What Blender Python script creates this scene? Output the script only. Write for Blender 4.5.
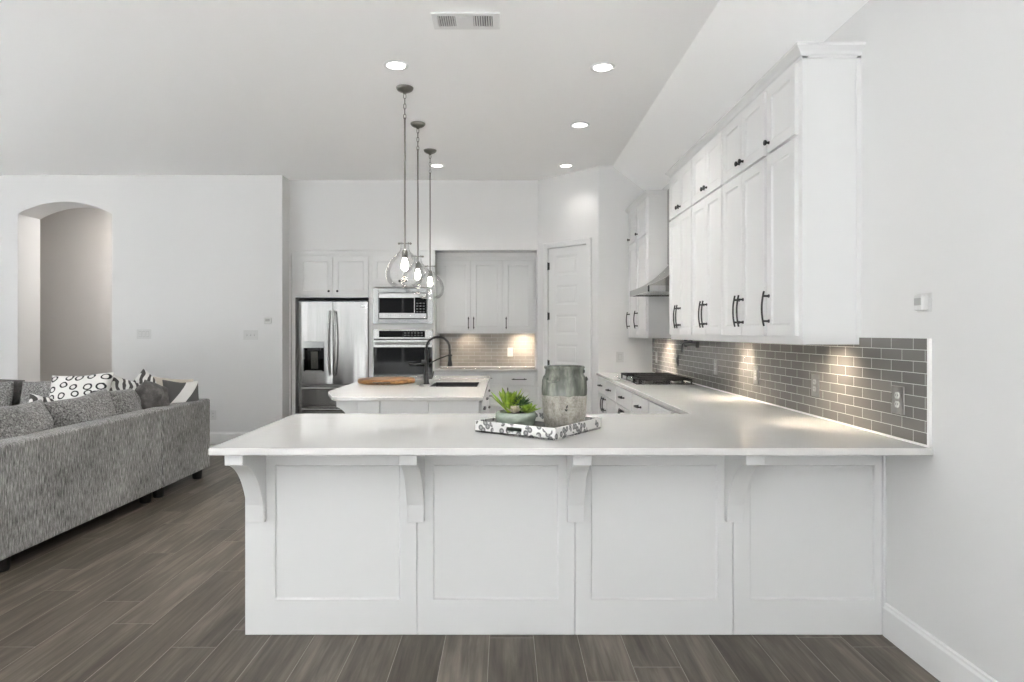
import bpy, bmesh, math, random
from mathutils import Vector, Matrix, noise

# ------------------------------------------------------------------ scene, camera, light
sc = bpy.context.scene
COL = sc.collection
for o in list(bpy.data.objects):
    bpy.data.objects.remove(o)
PI = math.pi
EYE = 1.385

cam_d = bpy.data.cameras.new('camera')
cam = bpy.data.objects.new('camera', cam_d)
COL.objects.link(cam)
cam.location = (0, 0, EYE)
cam.rotation_euler = (PI / 2, 0, 0)
cam_d.sensor_width = 36
cam_d.sensor_fit = 'HORIZONTAL'
cam_d.lens = 36 * 650 / 1024
cam_d.shift_x = 7 / 1024
cam_d.shift_y = -8.5 / 1024
cam_d.clip_start = 0.05
sc.camera = cam

w = bpy.data.worlds.new('sky')
sc.world = w
w.use_nodes = True
bg = w.node_tree.nodes['Background']
bg.inputs[0].default_value = (0.88, 0.95, 1.0, 1)
bg.inputs[1].default_value = 0.55

sc.view_settings.view_transform = 'Standard'
sc.view_settings.look = 'None'
sc.view_settings.gamma = 1
sc.view_settings.use_curve_mapping = False
sc.view_settings.exposure = -0.33
sc.cycles.use_denoising = True
sc.cycles.max_bounces = 12
sc.cycles.diffuse_bounces = 9
sc.cycles.glossy_bounces = 5
sc.cycles.transparent_max_bounces = 16
sc.cycles.sample_clamp_indirect = 80


def area(name, loc, rot, sx, sy, power, color=(1, 1, 1), shape='RECTANGLE'):
    d = bpy.data.lights.new(name, 'AREA')
    d.shape = shape
    d.size = sx
    d.size_y = sy
    d.energy = power
    d.color = color
    o = bpy.data.objects.new(name, d)
    COL.objects.link(o)
    o.location = loc
    o.rotation_euler = rot
    return o


# daylight through unseen windows added behind the camera and on the far left
REAR_Y, LEFT_X = -4.6, -8.4
ADDED_REAR_WIN = [(-6.6, -4.7), (-4.3, -2.4), (-2.0, -0.2), (0.25, 1.15)]
ADDED_LEFT_WIN = [(-4.0, -1.9), (-1.5, 0.6), (1.0, 2.5)]
WZ0, WZ1 = 0.35, 3.0
DAY = (0.97, 0.985, 1.0)
for a, b in ADDED_REAR_WIN:
    area('window_daylight', ((a + b) / 2, REAR_Y - 0.2, (WZ0 + WZ1) / 2), (PI / 2, 0, 0), b - a, WZ1 - WZ0, 3 * (b - a), DAY)
for a, b in ADDED_LEFT_WIN:
    area('window_daylight', (LEFT_X - 0.2, (a + b) / 2, (WZ0 + WZ1) / 2), (PI / 2, 0, -PI / 2), b - a, WZ1 - WZ0, 4 * (b - a), DAY)
# sun through the added windows onto pale rugs added to bounce light up
sd_ = bpy.data.lights.new('sun', 'SUN')
sd_.energy = 125
sd_.angle = math.radians(1.0)
sd_.color = (0.93, 0.965, 1.0)
sun = bpy.data.objects.new('sun', sd_)
COL.objects.link(sun)
sun.rotation_euler = (math.radians(42), 0, math.radians(-38))

# ------------------------------------------------------------------ materials
MATS = {}


def new_mat(name):
    m = bpy.data.materials.new(name)
    m.use_nodes = True
    nt = m.node_tree
    b = nt.nodes['Principled BSDF']
    MATS[name] = m
    return m, nt, b


def N(nt, kind, **kw):
    n = nt.nodes.new(kind)
    for k, v in kw.items():
        setattr(n, k, v)
    return n


def math_node(nt, op, a, b=None, clamp=False):
    n = nt.nodes.new('ShaderNodeMath')
    n.operation = op
    n.use_clamp = clamp
    for i, v in enumerate((a, b)):
        if v is None:
            continue
        if isinstance(v, (int, float)):
            n.inputs[i].default_value = v
        else:
            nt.links.new(v, n.inputs[i])
    return n.outputs[0]


def ramp(nt, fac, stops, interp='LINEAR'):
    r = nt.nodes.new('ShaderNodeValToRGB')
    r.color_ramp.interpolation = interp
    el = r.color_ramp.elements
    while len(el) < len(stops):
        el.new(0.5)
    for e, (p, c) in zip(el, stops):
        e.position = p
        e.color = (c[0], c[1], c[2], 1)
    nt.links.new(fac, r.inputs[0])
    return r.outputs[0]


def coords(nt, scale=(1, 1, 1), rot=(0, 0, 0)):
    t = nt.nodes.new('ShaderNodeTexCoord')
    mp = nt.nodes.new('ShaderNodeMapping')
    mp.inputs['Scale'].default_value = scale
    mp.inputs['Rotation'].default_value = rot
    nt.links.new(t.outputs['Object'], mp.inputs[0])
    return mp.outputs[0]


def noise_tex(nt, vec, scale, detail=3, rough=0.5, dist=0.0):
    n = nt.nodes.new('ShaderNodeTexNoise')
    n.inputs['Scale'].default_value = scale
    n.inputs['Detail'].default_value = detail
    n.inputs['Roughness'].default_value = rough
    n.inputs['Distortion'].default_value = dist
    nt.links.new(vec, n.inputs['Vector'])
    return n.outputs['Fac']


def bump(nt, b, height, strength=0.3, dist=0.01):
    n = nt.nodes.new('ShaderNodeBump')
    n.inputs['Strength'].default_value = strength
    n.inputs['Distance'].default_value = dist
    nt.links.new(height, n.inputs['Height'])
    nt.links.new(n.outputs[0], b.inputs['Normal'])


def simple(name, col, rough=0.5, metal=0.0, spec=0.5, bumps=None, var=0.0, coat=0.0):
    m, nt, b = new_mat(name)
    b.inputs['Base Color'].default_value = (*col, 1)
    b.inputs['Roughness'].default_value = rough
    b.inputs['Metallic'].default_value = metal
    b.inputs['Specular IOR Level'].default_value = spec
    b.inputs['Coat Weight'].default_value = coat
    v = coords(nt)
    f = noise_tex(nt, v, bumps[0] if bumps else 6.0, 3)
    if var:
        c = ramp(nt, f, [(0.3, [x * (1 - var) for x in col]), (0.7, [min(1, x * (1 + var)) for x in col])])
        nt.links.new(c, b.inputs['Base Color'])
    if bumps:
        bump(nt, b, f, bumps[1], 0.002)
    return m


simple('wall_paint', (0.705, 0.703, 0.698), 0.75, spec=0.25, bumps=(90, 0.08))
simple('ceiling_paint', (0.95, 0.948, 0.943), 0.85, spec=0.2, bumps=(90, 0.08))
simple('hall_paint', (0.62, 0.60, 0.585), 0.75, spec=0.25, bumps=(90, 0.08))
simple('trim_white', (0.76, 0.76, 0.755), 0.4, spec=0.4)
simple('cabinet_white', (0.70, 0.70, 0.695), 0.38, spec=0.4)
simple('quartz_white', (0.60, 0.592, 0.575), 0.10, spec=0.5, bumps=None, var=0.012)
simple('black_metal', (0.012, 0.012, 0.012), 0.38, spec=0.5)
simple('cast_iron', (0.018, 0.016, 0.015), 0.6)
simple('black_glass', (0.004, 0.004, 0.004), 0.04, spec=0.22)
simple('dark_grey_plastic', (0.03, 0.03, 0.032), 0.4)
simple('sink_dark', (0.010, 0.010, 0.011), 0.45)
simple('nickel', (0.25, 0.24, 0.22), 0.28, metal=1.0)
simple('plate_white', (0.61, 0.61, 0.60), 0.4)
simple('plate_line', (0.36, 0.36, 0.35), 0.5)
simple('plate_steel', (0.34, 0.33, 0.315), 0.3, metal=0.75)
simple('grout_white', (0.86, 0.85, 0.83), 0.6)
simple('rug_pale', (0.72, 0.71, 0.70), 0.95, spec=0.05, bumps=(160, 0.5))  # for the rugs added as sunlight reflectors
simple('soil', (0.05, 0.035, 0.025), 0.95, bumps=(120, 0.6))
simple('sofa_leg_black', (0.012, 0.01, 0.009), 0.45)
simple('vent_dark', (0.18, 0.18, 0.18), 0.7)
simple('slot_dark', (0.03, 0.028, 0.026), 0.6)
simple('badge_grey', (0.75, 0.75, 0.75), 0.3, metal=0.5)

# brushed stainless steel
m, nt, b = new_mat('stainless')
v = coords(nt, (60, 60, 0.8))
f = noise_tex(nt, v, 3, 4)
nt.links.new(ramp(nt, f, [(0.3, (0.40, 0.395, 0.385)), (0.7, (0.50, 0.495, 0.485))]), b.inputs['Base Color'])
b.inputs['Metallic'].default_value = 1.0
b.inputs['Roughness'].default_value = 0.22
v2 = coords(nt, (5, 5, 0.25))
bump(nt, b, noise_tex(nt, v2, 1.2, 1), 0.35, 0.03)

m, nt, b = new_mat('stainless_dark')  # hood steel, colour darkened to imitate dark reflections
b.inputs['Base Color'].default_value = (0.30, 0.29, 0.275, 1)
b.inputs['Metallic'].default_value = 1.0
b.inputs['Roughness'].default_value = 0.26
bump(nt, b, noise_tex(nt, coords(nt, (1, 30, 30)), 2, 2), 0.05, 0.01)

m, nt, b = new_mat('polished_steel')
b.inputs['Base Color'].default_value = (0.40, 0.40, 0.39, 1)
b.inputs['Metallic'].default_value = 1.0
b.inputs['Roughness'].default_value = 0.12
f = noise_tex(nt, coords(nt), 2, 1)
bump(nt, b, f, 0.03, 0.01)

# clear thin glass: fresnel mix of see-through and mirror
m, nt, b = new_mat('clear_glass')
nt.nodes.remove(b)
out = nt.nodes['Material Output']
tr = N(nt, 'ShaderNodeBsdfTransparent')
tr.inputs[0].default_value = (0.99, 0.992, 0.992, 1)
gl = N(nt, 'ShaderNodeBsdfGlossy')
gl.inputs['Roughness'].default_value = 0.03
lw = N(nt, 'ShaderNodeLayerWeight')
lw.inputs[0].default_value = 0.2
fac = math_node(nt, 'ADD', math_node(nt, 'MULTIPLY', lw.outputs['Fresnel'], 0.4), 0.006, True)
mx = N(nt, 'ShaderNodeMixShader')
nt.links.new(fac, mx.inputs[0])
nt.links.new(tr.outputs[0], mx.inputs[1])
nt.links.new(gl.outputs[0], mx.inputs[2])
nt.links.new(mx.outputs[0], out.inputs[0])


def emit(name, col, strength):
    m, nt, b = new_mat(name)
    b.inputs['Base Color'].default_value = (0.9, 0.9, 0.9, 1)
    b.inputs['Emission Color'].default_value = (*col, 1)
    b.inputs['Emission Strength'].default_value = strength
    return m


emit('bulb_glow', (1.0, 0.92, 0.80), 40)
emit('downlight_glow', (1.0, 0.97, 0.92), 5)
emit('puck_glow', (1.0, 0.86, 0.68), 6)

# wood-look floor planks running away from the camera, with thin grout
m, nt, b = new_mat('floor_planks')
tc = N(nt, 'ShaderNodeTexCoord')
sx = N(nt, 'ShaderNodeSeparateXYZ')
nt.links.new(tc.outputs['Object'], sx.inputs[0])
PW, PL = 0.200, 1.22
u = math_node(nt, 'DIVIDE', math_node(nt, 'ADD', sx.outputs[0], 0.07), PW)
row = math_node(nt, 'FLOOR', u)
fu = math_node(nt, 'SUBTRACT', u, row)
wn = N(nt, 'ShaderNodeTexWhiteNoise', noise_dimensions='1D')
nt.links.new(row, wn.inputs['W'])
vv = math_node(nt, 'ADD', math_node(nt, 'DIVIDE', sx.outputs[1], PL), wn.outputs['Value'])
rowv = math_node(nt, 'FLOOR', vv)
fv = math_node(nt, 'SUBTRACT', vv, rowv)
cid = N(nt, 'ShaderNodeCombineXYZ')
nt.links.new(row, cid.inputs[0])
nt.links.new(rowv, cid.inputs[1])
wn2 = N(nt, 'ShaderNodeTexWhiteNoise', noise_dimensions='3D')
nt.links.new(cid.outputs[0], wn2.inputs['Vector'])
eu = math_node(nt, 'MULTIPLY', math_node(nt, 'MINIMUM', fu, math_node(nt, 'SUBTRACT', 1.0, fu)), PW)
ev = math_node(nt, 'MULTIPLY', math_node(nt, 'MINIMUM', fv, math_node(nt, 'SUBTRACT', 1.0, fv)), PL)
edge = math_node(nt, 'MINIMUM', eu, ev)
line = math_node(nt, 'LESS_THAN', edge, 0.0013)
# grain: stretched noise shifted per plank
off = N(nt, 'ShaderNodeVectorMath', operation='SCALE')
nt.links.new(wn2.outputs['Color'], off.inputs[0])
off.inputs['Scale'].default_value = 37.0
add = N(nt, 'ShaderNodeVectorMath', operation='ADD')
nt.links.new(tc.outputs['Object'], add.inputs[0])
nt.links.new(off.outputs[0], add.inputs[1])
mp = N(nt, 'ShaderNodeMapping')
mp.inputs['Scale'].default_value = (22, 1.3, 22)
nt.links.new(add.outputs[0], mp.inputs[0])
g1 = noise_tex(nt, mp.outputs[0], 1.6, 6, 0.62, 0.5)
mp2 = N(nt, 'ShaderNodeMapping')
mp2.inputs['Scale'].default_value = (5, 1.0, 5)
nt.links.new(add.outputs[0], mp2.inputs[0])
g2 = noise_tex(nt, mp2.outputs[0], 1.5, 3, 0.5, 0.4)
gsum = math_node(nt, 'ADD', math_node(nt, 'MULTIPLY', g1, 0.6), math_node(nt, 'MULTIPLY', g2, 0.4))
gsum = math_node(nt, 'ADD', gsum, math_node(nt, 'MULTIPLY', math_node(nt, 'SUBTRACT', wn2.outputs['Value'], 0.5), 0.11))
wood = ramp(nt, gsum, [(0.32, (0.048, 0.038, 0.028)), (0.50, (0.104, 0.087, 0.068)), (0.70, (0.215, 0.185, 0.150))])
mixc = N(nt, 'ShaderNodeMix', data_type='RGBA')
nt.links.new(line, mixc.inputs[0])
nt.links.new(wood, mixc.inputs[6])
mixc.inputs[7].default_value = (0.29, 0.265, 0.23, 1)
nt.links.new(mixc.outputs[2], b.inputs['Base Color'])
b.inputs['Roughness'].default_value = 0.42
b.inputs['Specular IOR Level'].default_value = 0.35
bump(nt, b, math_node(nt, 'MINIMUM', edge, 0.003), 0.5, 1.0)


# gloss subway tile, running bond
def tile_mat(name, axis, o_u, o_v, bw, bh, c1, c2, grout):
    m, nt, b = new_mat(name)
    tc = N(nt, 'ShaderNodeTexCoord')
    s = N(nt, 'ShaderNodeSeparateXYZ')
    nt.links.new(tc.outputs['Object'], s.inputs[0])
    c = N(nt, 'ShaderNodeCombineXYZ')
    nt.links.new(math_node(nt, 'SUBTRACT', s.outputs[axis], o_u), c.inputs[0])
    nt.links.new(math_node(nt, 'SUBTRACT', s.outputs[2], o_v), c.inputs[1])
    br = N(nt, 'ShaderNodeTexBrick')
    br.offset = 0.5
    br.inputs['Color1'].default_value = (*c1, 1)
    br.inputs['Color2'].default_value = (*c2, 1)
    br.inputs['Mortar'].default_value = (*grout, 1)
    br.inputs['Scale'].default_value = 1
    br.inputs['Mortar Size'].default_value = 0.0013
    br.inputs['Mortar Smooth'].default_value = 0.1
    br.inputs['Brick Width'].default_value = bw
    br.inputs['Row Height'].default_value = bh
    nt.links.new(c.outputs[0], br.inputs['Vector'])
    nt.links.new(br.outputs['Color'], b.inputs['Base Color'])
    nt.links.new(math_node(nt, 'ADD', math_node(nt, 'MULTIPLY', br.outputs['Fac'], 0.5), 0.13), b.inputs['Roughness'])
    bump(nt, b, math_node(nt, 'SUBTRACT', 1.0, br.outputs['Fac']), 0.4, 0.002)


tile_mat('tile_grey_side', 1, 2.8395, 0.922, 0.157, 0.0488, (0.175, 0.168, 0.154), (0.145, 0.140, 0.129), (0.62, 0.61, 0.58))
tile_mat('tile_grey_back', 0, 0.05, 0.922, 0.157, 0.0488, (0.36, 0.335, 0.305), (0.30, 0.28, 0.255), (0.56, 0.55, 0.52))


# tweed upholstery
def fabric(name, dark, light, sc_xyz=(260, 260, 55), contrast=(0.36, 0.66), bscale=300):
    m, nt, b = new_mat(name)
    f1 = noise_tex(nt, coords(nt, sc_xyz), 0.55, 4, 0.75)
    f2 = noise_tex(nt, coords(nt), 3.0, 2)
    f = math_node(nt, 'ADD', math_node(nt, 'MULTIPLY', f1, 0.85), math_node(nt, 'MULTIPLY', f2, 0.15))
    mid = [(x + y) * 0.42 for x, y in zip(dark, light)]
    nt.links.new(ramp(nt, f, [(contrast[0], dark), (0.51, mid), (contrast[1], light)]), b.inputs['Base Color'])
    b.inputs['Roughness'].default_value = 0.95
    b.inputs['Specular IOR Level'].default_value = 0.1
    b.inputs['Sheen Weight'].default_value = 0.15
    bump(nt, b, f1, 0.4, 0.004)


fabric('sofa_tweed', (0.055, 0.053, 0.050), (0.60, 0.59, 0.575), (230, 230, 28))
fabric('cushion_tweed', (0.045, 0.043, 0.040), (0.52, 0.51, 0.495), (150, 150, 150))
fabric('satin_grey', (0.06, 0.057, 0.054), (0.24, 0.225, 0.215), (20, 20, 20), (0.3, 0.7))

m, nt, b = new_mat('ring_print')      # white cotton with black ring print
v = coords(nt, (1.0, 1.0, 1.25))
nz = N(nt, 'ShaderNodeTexNoise')
nz.inputs['Scale'].default_value = 9
nt.links.new(v, nz.inputs['Vector'])
mixv = N(nt, 'ShaderNodeVectorMath', operation='MULTIPLY_ADD')
nt.links.new(nz.outputs['Color'], mixv.inputs[0])
mixv.inputs[1].default_value = (0.035, 0.035, 0.035)
nt.links.new(v, mixv.inputs[2])
vo = N(nt, 'ShaderNodeTexVoronoi')
vo.voronoi_dimensions = '2D'
vo.inputs['Scale'].default_value = 9.5
vo.inputs['Randomness'].default_value = 0.45
swz = N(nt, 'ShaderNodeSeparateXYZ')
nt.links.new(mixv.outputs[0], swz.inputs[0])
cmb = N(nt, 'ShaderNodeCombineXYZ')
nt.links.new(swz.outputs[0], cmb.inputs[0])
nt.links.new(swz.outputs[2], cmb.inputs[1])
nt.links.new(cmb.outputs[0], vo.inputs['Vector'])
nt.links.new(ramp(nt, vo.outputs['Distance'], [(0.0, (0.72, 0.71, 0.68)), (0.20, (0.72, 0.71, 0.68)), (0.23, (0.02, 0.02, 0.02)),
             (0.34, (0.02, 0.02, 0.02)), (0.37, (0.74, 0.73, 0.70))]), b.inputs['Base Color'])
b.inputs['Roughness'].default_value = 0.9

m, nt, b = new_mat('zebra_print')
wv = N(nt, 'ShaderNodeTexWave')
wv.inputs['Scale'].default_value = 5.5
wv.inputs['Distortion'].default_value = 7
wv.inputs['Detail'].default_value = 1.5
wv.inputs['Detail Scale'].default_value = 1.2
nt.links.new(coords(nt, (1, 1, 1), (0.2, 0.6, 0.3)), wv.inputs['Vector'])
nt.links.new(ramp(nt, wv.outputs['Fac'], [(0.42, (0.07, 0.065, 0.06)), (0.52, (0.72, 0.71, 0.68))]), b.inputs['Base Color'])
b.inputs['Roughness'].default_value = 0.9

m, nt, b = new_mat('band_print')      # broad woven bands: charcoal, white, charcoal, cream
s = N(nt, 'ShaderNodeSeparateXYZ')
nt.links.new(coords(nt, (1, 1, 1), (0, -0.72, 0)), s.inputs[0])
f = math_node(nt, 'ADD', math_node(nt, 'MULTIPLY', s.outputs[0], 2.0), 0.5, True)
CH, WH, CR = (0.115, 0.112, 0.11), (0.78, 0.77, 0.74), (0.52, 0.47, 0.40)
nt.links.new(ramp(nt, f, [(0.0, CH), (0.02, CH), (0.34, WH), (0.52, CH)], 'CONSTANT'), b.inputs['Base Color'])
b.inputs['Roughness'].default_value = 0.95
bump(nt, b, noise_tex(nt, coords(nt), 260, 2), 0.3, 0.003)

m, nt, b = new_mat('cream_print')
s = N(nt, 'ShaderNodeSeparateXYZ')
nt.links.new(coords(nt, (1, 1, 1), (0, -0.72, 0)), s.inputs[0])
f = math_node(nt, 'ADD', math_node(nt, 'MULTIPLY', s.outputs[0], 2.0), 0.5, True)
nt.links.new(ramp(nt, f, [(0.0, CR), (0.78, CH)], 'CONSTANT'), b.inputs['Base Color'])
b.inputs['Roughness'].default_value = 0.95

# acacia board
m, nt, b = new_mat('board_wood')
f = noise_tex(nt, coords(nt, (5, 40, 40), (0, 0, 0.35)), 1.3, 5, 0.6, 0.8)
nt.links.new(ramp(nt, f, [(0.30, (0.06, 0.024, 0.007)), (0.5, (0.22, 0.105, 0.032)), (0.70, (0.42, 0.235, 0.085))]), b.inputs['Base Color'])
b.inputs['Roughness'].default_value = 0.4

# two-tone glazed stoneware
m, nt, b = new_mat('stoneware')
s = N(nt, 'ShaderNodeSeparateXYZ')
nt.links.new(coords(nt), s.inputs[0])
lowf = noise_tex(nt, coords(nt, (1, 1, 0.7)), 28, 6, 0.65)
craze = noise_tex(nt, coords(nt), 130, 3, 0.7)
bare = ramp(nt, math_node(nt, 'ADD', math_node(nt, 'MULTIPLY', lowf, 0.6), math_node(nt, 'MULTIPLY', craze, 0.4)),
            [(0.33, (0.14, 0.125, 0.10)), (0.48, (0.33, 0.31, 0.265)), (0.66, (0.56, 0.53, 0.47))])
glz = ramp(nt, noise_tex(nt, coords(nt, (1, 1, 0.25)), 22, 5, 0.6),
           [(0.3, (0.05, 0.056, 0.045)), (0.52, (0.125, 0.135, 0.112)), (0.75, (0.33, 0.33, 0.28))])
hz = math_node(nt, 'ADD', s.outputs[2], math_node(nt, 'MULTIPLY', noise_tex(nt, coords(nt, (1, 1, 0.01)), 18, 2), 0.02))
fz = math_node(nt, 'GREATER_THAN', hz, 0.172)
mc = N(nt, 'ShaderNodeMix', data_type='RGBA')
nt.links.new(fz, mc.inputs[0])
nt.links.new(bare, mc.inputs[6])
nt.links.new(glz, mc.inputs[7])
nt.links.new(mc.outputs[2], b.inputs['Base Color'])
nt.links.new(math_node(nt, 'SUBTRACT', 0.55, math_node(nt, 'MULTIPLY', fz, 0.43)), b.inputs['Roughness'])
bump(nt, b, craze, 0.15, 0.002)

# celadon bowl
m, nt, b = new_mat('celadon')
f = noise_tex(nt, coords(nt, (1, 1, 2)), 14, 4)
nt.links.new(ramp(nt, f, [(0.3, (0.24, 0.29, 0.235)), (0.7, (0.42, 0.47, 0.40))]), b.inputs['Base Color'])
b.inputs['Roughness'].default_value = 0.12

# tray side print: grey flower outlines on white
m, nt, b = new_mat('tray_print')
vo = N(nt, 'ShaderNodeTexVoronoi')
vo.inputs['Scale'].default_value = 30
s = N(nt, 'ShaderNodeSeparateXYZ')
nt.links.new(coords(nt), s.inputs[0])
uv = N(nt, 'ShaderNodeCombineXYZ')
nt.links.new(math_node(nt, 'ADD', s.outputs[0], math_node(nt, 'MULTIPLY', s.outputs[1], 1.13)), uv.inputs[0])
nt.links.new(s.outputs[2], uv.inputs[1])
vo.voronoi_dimensions = '2D'
nt.links.new(uv.outputs[0], vo.inputs['Vector'])
vs = N(nt, 'ShaderNodeTexVoronoi')
vs.inputs['Scale'].default_value = 22
vs.voronoi_dimensions = '2D'
nt.links.new(uv.outputs[0], vs.inputs['Vector'])
sepc = N(nt, 'ShaderNodeSeparateColor')
nt.links.new(vs.outputs['Color'], sepc.inputs[0])
ring = ramp(nt, vo.outputs['Distance'], [(0.0, (0.10, 0.10, 0.10)), (0.13, (0.55, 0.55, 0.53)), (0.20, (0.14, 0.14, 0.14)), (0.38, (0.22, 0.22, 0.22)), (0.43, (0.80, 0.79, 0.77))])
sel = math_node(nt, 'GREATER_THAN', sepc.outputs[0], 0.32)
mc = N(nt, 'ShaderNodeMix', data_type='RGBA')
nt.links.new(sel, mc.inputs[0])
mc.inputs[6].default_value = (0.80, 0.79, 0.77, 1)
nt.links.new(ring, mc.inputs[7])
nt.links.new(mc.outputs[2], b.inputs['Base Color'])
b.inputs['Roughness'].default_value = 0.5


def leaf_mat(name, c0, c1):
    m, nt, b = new_mat(name)
    f = noise_tex(nt, coords(nt), 45, 3)
    nt.links.new(ramp(nt, f, [(0.3, c0), (0.7, c1)]), b.inputs['Base Color'])
    b.inputs['Roughness'].default_value = 0.45


leaf_mat('leaf_bright', (0.13, 0.24, 0.015), (0.36, 0.48, 0.05))
leaf_mat('leaf_dark', (0.018, 0.055, 0.015), (0.06, 0.13, 0.035))
leaf_mat('leaf_lime', (0.16, 0.30, 0.02), (0.40, 0.54, 0.08))
leaf_mat('leaf_cream', (0.36, 0.33, 0.24), (0.58, 0.52, 0.38))
M = MATS


# ------------------------------------------------------------------ mesh helpers
class MB:
    def __init__(self):
        self.bm = bmesh.new()

    def faces_from(self, vs, fs, smooth=False):
        bv = [self.bm.verts.new(v) for v in vs]
        for f in fs:
            try:
                fc = self.bm.faces.new([bv[i] for i in f])
                fc.smooth = smooth
            except ValueError:
                pass
        return self

    def box(self, x0, x1, y0, y1, z0, z1):
        vs = [(x, y, z) for z in (z0, z1) for y in (y0, y1) for x in (x0, x1)]
        return self.faces_from(vs, [(0, 2, 3, 1), (4, 5, 7, 6), (0, 1, 5, 4), (2, 6, 7, 3), (0, 4, 6, 2), (1, 3, 7, 5)])

    def prism(self, poly, axis, a, b, smooth=False):
        """poly: 2D points; extruded along axis ('x': (y,z) poly, 'y': (x,z), 'z': (x,y))"""
        def P(p, t):
            return {'x': (t, p[0], p[1]), 'y': (p[0], t, p[1]), 'z': (p[0], p[1], t)}[axis]
        n = len(poly)
        vs = [P(p, a) for p in poly] + [P(p, b) for p in poly]
        fs = [tuple(range(n)), tuple(range(2 * n - 1, n - 1, -1))] + [(i, (i + 1) % n, n + (i + 1) % n, n + i) for i in range(n)]
        self.faces_from(vs, fs)
        return self

    def slab(self, outer, holes, z0, z1):
        """flat slab with holes, polygons in xy"""
        tmp = bmesh.new()
        for loop in [outer] + holes:
            vs = [tmp.verts.new((p[0], p[1], z1)) for p in loop]
            for i in range(len(vs)):
                tmp.edges.new((vs[i], vs[(i + 1) % len(vs)]))
        r = bmesh.ops.triangle_fill(tmp, edges=tmp.edges[:], use_beauty=True)
        bmesh.ops.dissolve_limit(tmp, angle_limit=0.01, verts=tmp.verts[:], edges=tmp.edges[:])
        me = bpy.data.meshes.new('t')
        ext = bmesh.ops.extrude_face_region(tmp, geom=tmp.faces[:])
        for v in ext['geom']:
            if isinstance(v, bmesh.types.BMVert):
                v.co.z = z0
        bmesh.ops.recalc_face_normals(tmp, faces=tmp.faces[:])
        tmp.to_mesh(me)
        self.bm.from_mesh(me)
        bpy.data.meshes.remove(me)
        tmp.free()
        return self

    def frame(self, x0, x1, z0, z1, y, th, ins, depth=0.009, slope=0.008, rnd=0.002):
        """slab facing -y with a recessed centre; y = back plane; ins = (left,right,bottom,top)"""
        l, r, bt, tp = ins
        loops = []
        def L(a, b_, c, d, yy):
            loops.append([(a, yy, c), (b_, yy, c), (b_, yy, d), (a, yy, d)])
        L(x0, x1, z0, z1, y)
        L(x0, x1, z0, z1, y - th + rnd)
        L(x0 + rnd, x1 - rnd, z0 + rnd, z1 - rnd, y - th)
        L(x0 + l, x1 - r, z0 + bt, z1 - tp, y - th)
        L(x0 + l + 0.001, x1 - r - 0.001, z0 + bt + 0.001, z1 - tp - 0.001, y - th + depth * 0.5)
        L(x0 + l + slope, x1 - r - slope, z0 + bt + slope, z1 - tp - slope, y - th + depth)
        vs = [p for lp in loops for p in lp]
        fs = [(3, 2, 1, 0)]
        for k in range(len(loops) - 1):
            for i in range(4):
                j = (i + 1) % 4
                fs.append((k * 4 + i, k * 4 + j, k * 4 + 4 + j, k * 4 + 4 + i))
        e = (len(loops) - 1) * 4
        fs.append((e, e + 1, e + 2, e + 3))
        return self.faces_from(vs, fs)

    def lathe(self, prof, c=(0, 0, 0), n=32, cap=True, smooth=True):
        vs, fs = [], []
        for r, z in prof:
            for i in range(n):
                a = 2 * PI * i / n
                vs.append((c[0] + r * math.cos(a), c[1] + r * math.sin(a), c[2] + z))
        for k in range(len(prof) - 1):
            for i in range(n):
                j = (i + 1) % n
                fs.append((k * n + i, k * n + j, (k + 1) * n + j, (k + 1) * n + i))
        self.faces_from(vs, fs, smooth)
        if cap:
            self.bm.verts.ensure_lookup_table()
            base = len(self.bm.verts) - len(vs)
            for k, rev in ((0, True), (len(prof) - 1, False)):
                ring = [self.bm.verts[base + k * n + i] for i in range(n)]
                if rev:
                    ring.reverse()
                try:
                    self.bm.faces.new(ring)
                except ValueError:
                    pass
        return self

    def cyl(self, p0, p1, r, r1=None, n=16):
        return self.tube([p0, p1], [r, r if r1 is None else r1], n)

    def tube(self, pts, r, n=10, smooth=True, closed=False):
        pts = [Vector(p) for p in pts]
        rs = r if isinstance(r, (list, tuple)) else [r] * len(pts)
        vs, fs = [], []
        up = None
        for i, p in enumerate(pts):
            if closed:
                d = pts[(i + 1) % len(pts)] - pts[i - 1]
            else:
                d = pts[min(i + 1, len(pts) - 1)] - pts[max(i - 1, 0)]
            d.normalize()
            if up is None:
                up = Vector((0, 0, 1)) if abs(d.z) < 0.9 else Vector((1, 0, 0))
            a = d.cross(up)
            if a.length < 1e-5:
                a = d.orthogonal()
            a.normalize()
            up = a.cross(d).normalized()
            for k in range(n):
                t = 2 * PI * k / n
                vs.append(tuple(p + (a * math.cos(t) + up * math.sin(t)) * rs[i]))
        m = len(pts)
        for i in range(m if closed else m - 1):
            i2 = (i + 1) % m
            for k in range(n):
                j = (k + 1) % n
                fs.append((i * n + k, i * n + j, i2 * n + j, i2 * n + k))
        self.faces_from(vs, fs, smooth)
        if not closed:
            self.faces_from(vs[:n], [tuple(range(n - 1, -1, -1))])
            self.faces_from(vs[-n:], [tuple(range(n))])
        return self

    def build(self, name, mat, parent=None, bevel=0.0, seg=2, loc=None, rot=None):
        bmesh.ops.recalc_face_normals(self.bm, faces=self.bm.faces[:])
        me = bpy.data.meshes.new(name)
        self.bm.to_mesh(me)
        self.bm.free()
        me.materials.append(M[mat])
        o = bpy.data.objects.new(name, me)
        COL.objects.link(o)
        if parent:
            o.parent = parent
        if loc:
            o.location = loc
        if rot:
            o.rotation_euler = rot
        if bevel:
            bv = o.modifiers.new('edge', 'BEVEL')
            bv.width = bevel
            bv.segments = seg
            bv.limit_method = 'ANGLE'
            bv.angle_limit = math.radians(40)
        return o


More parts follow.
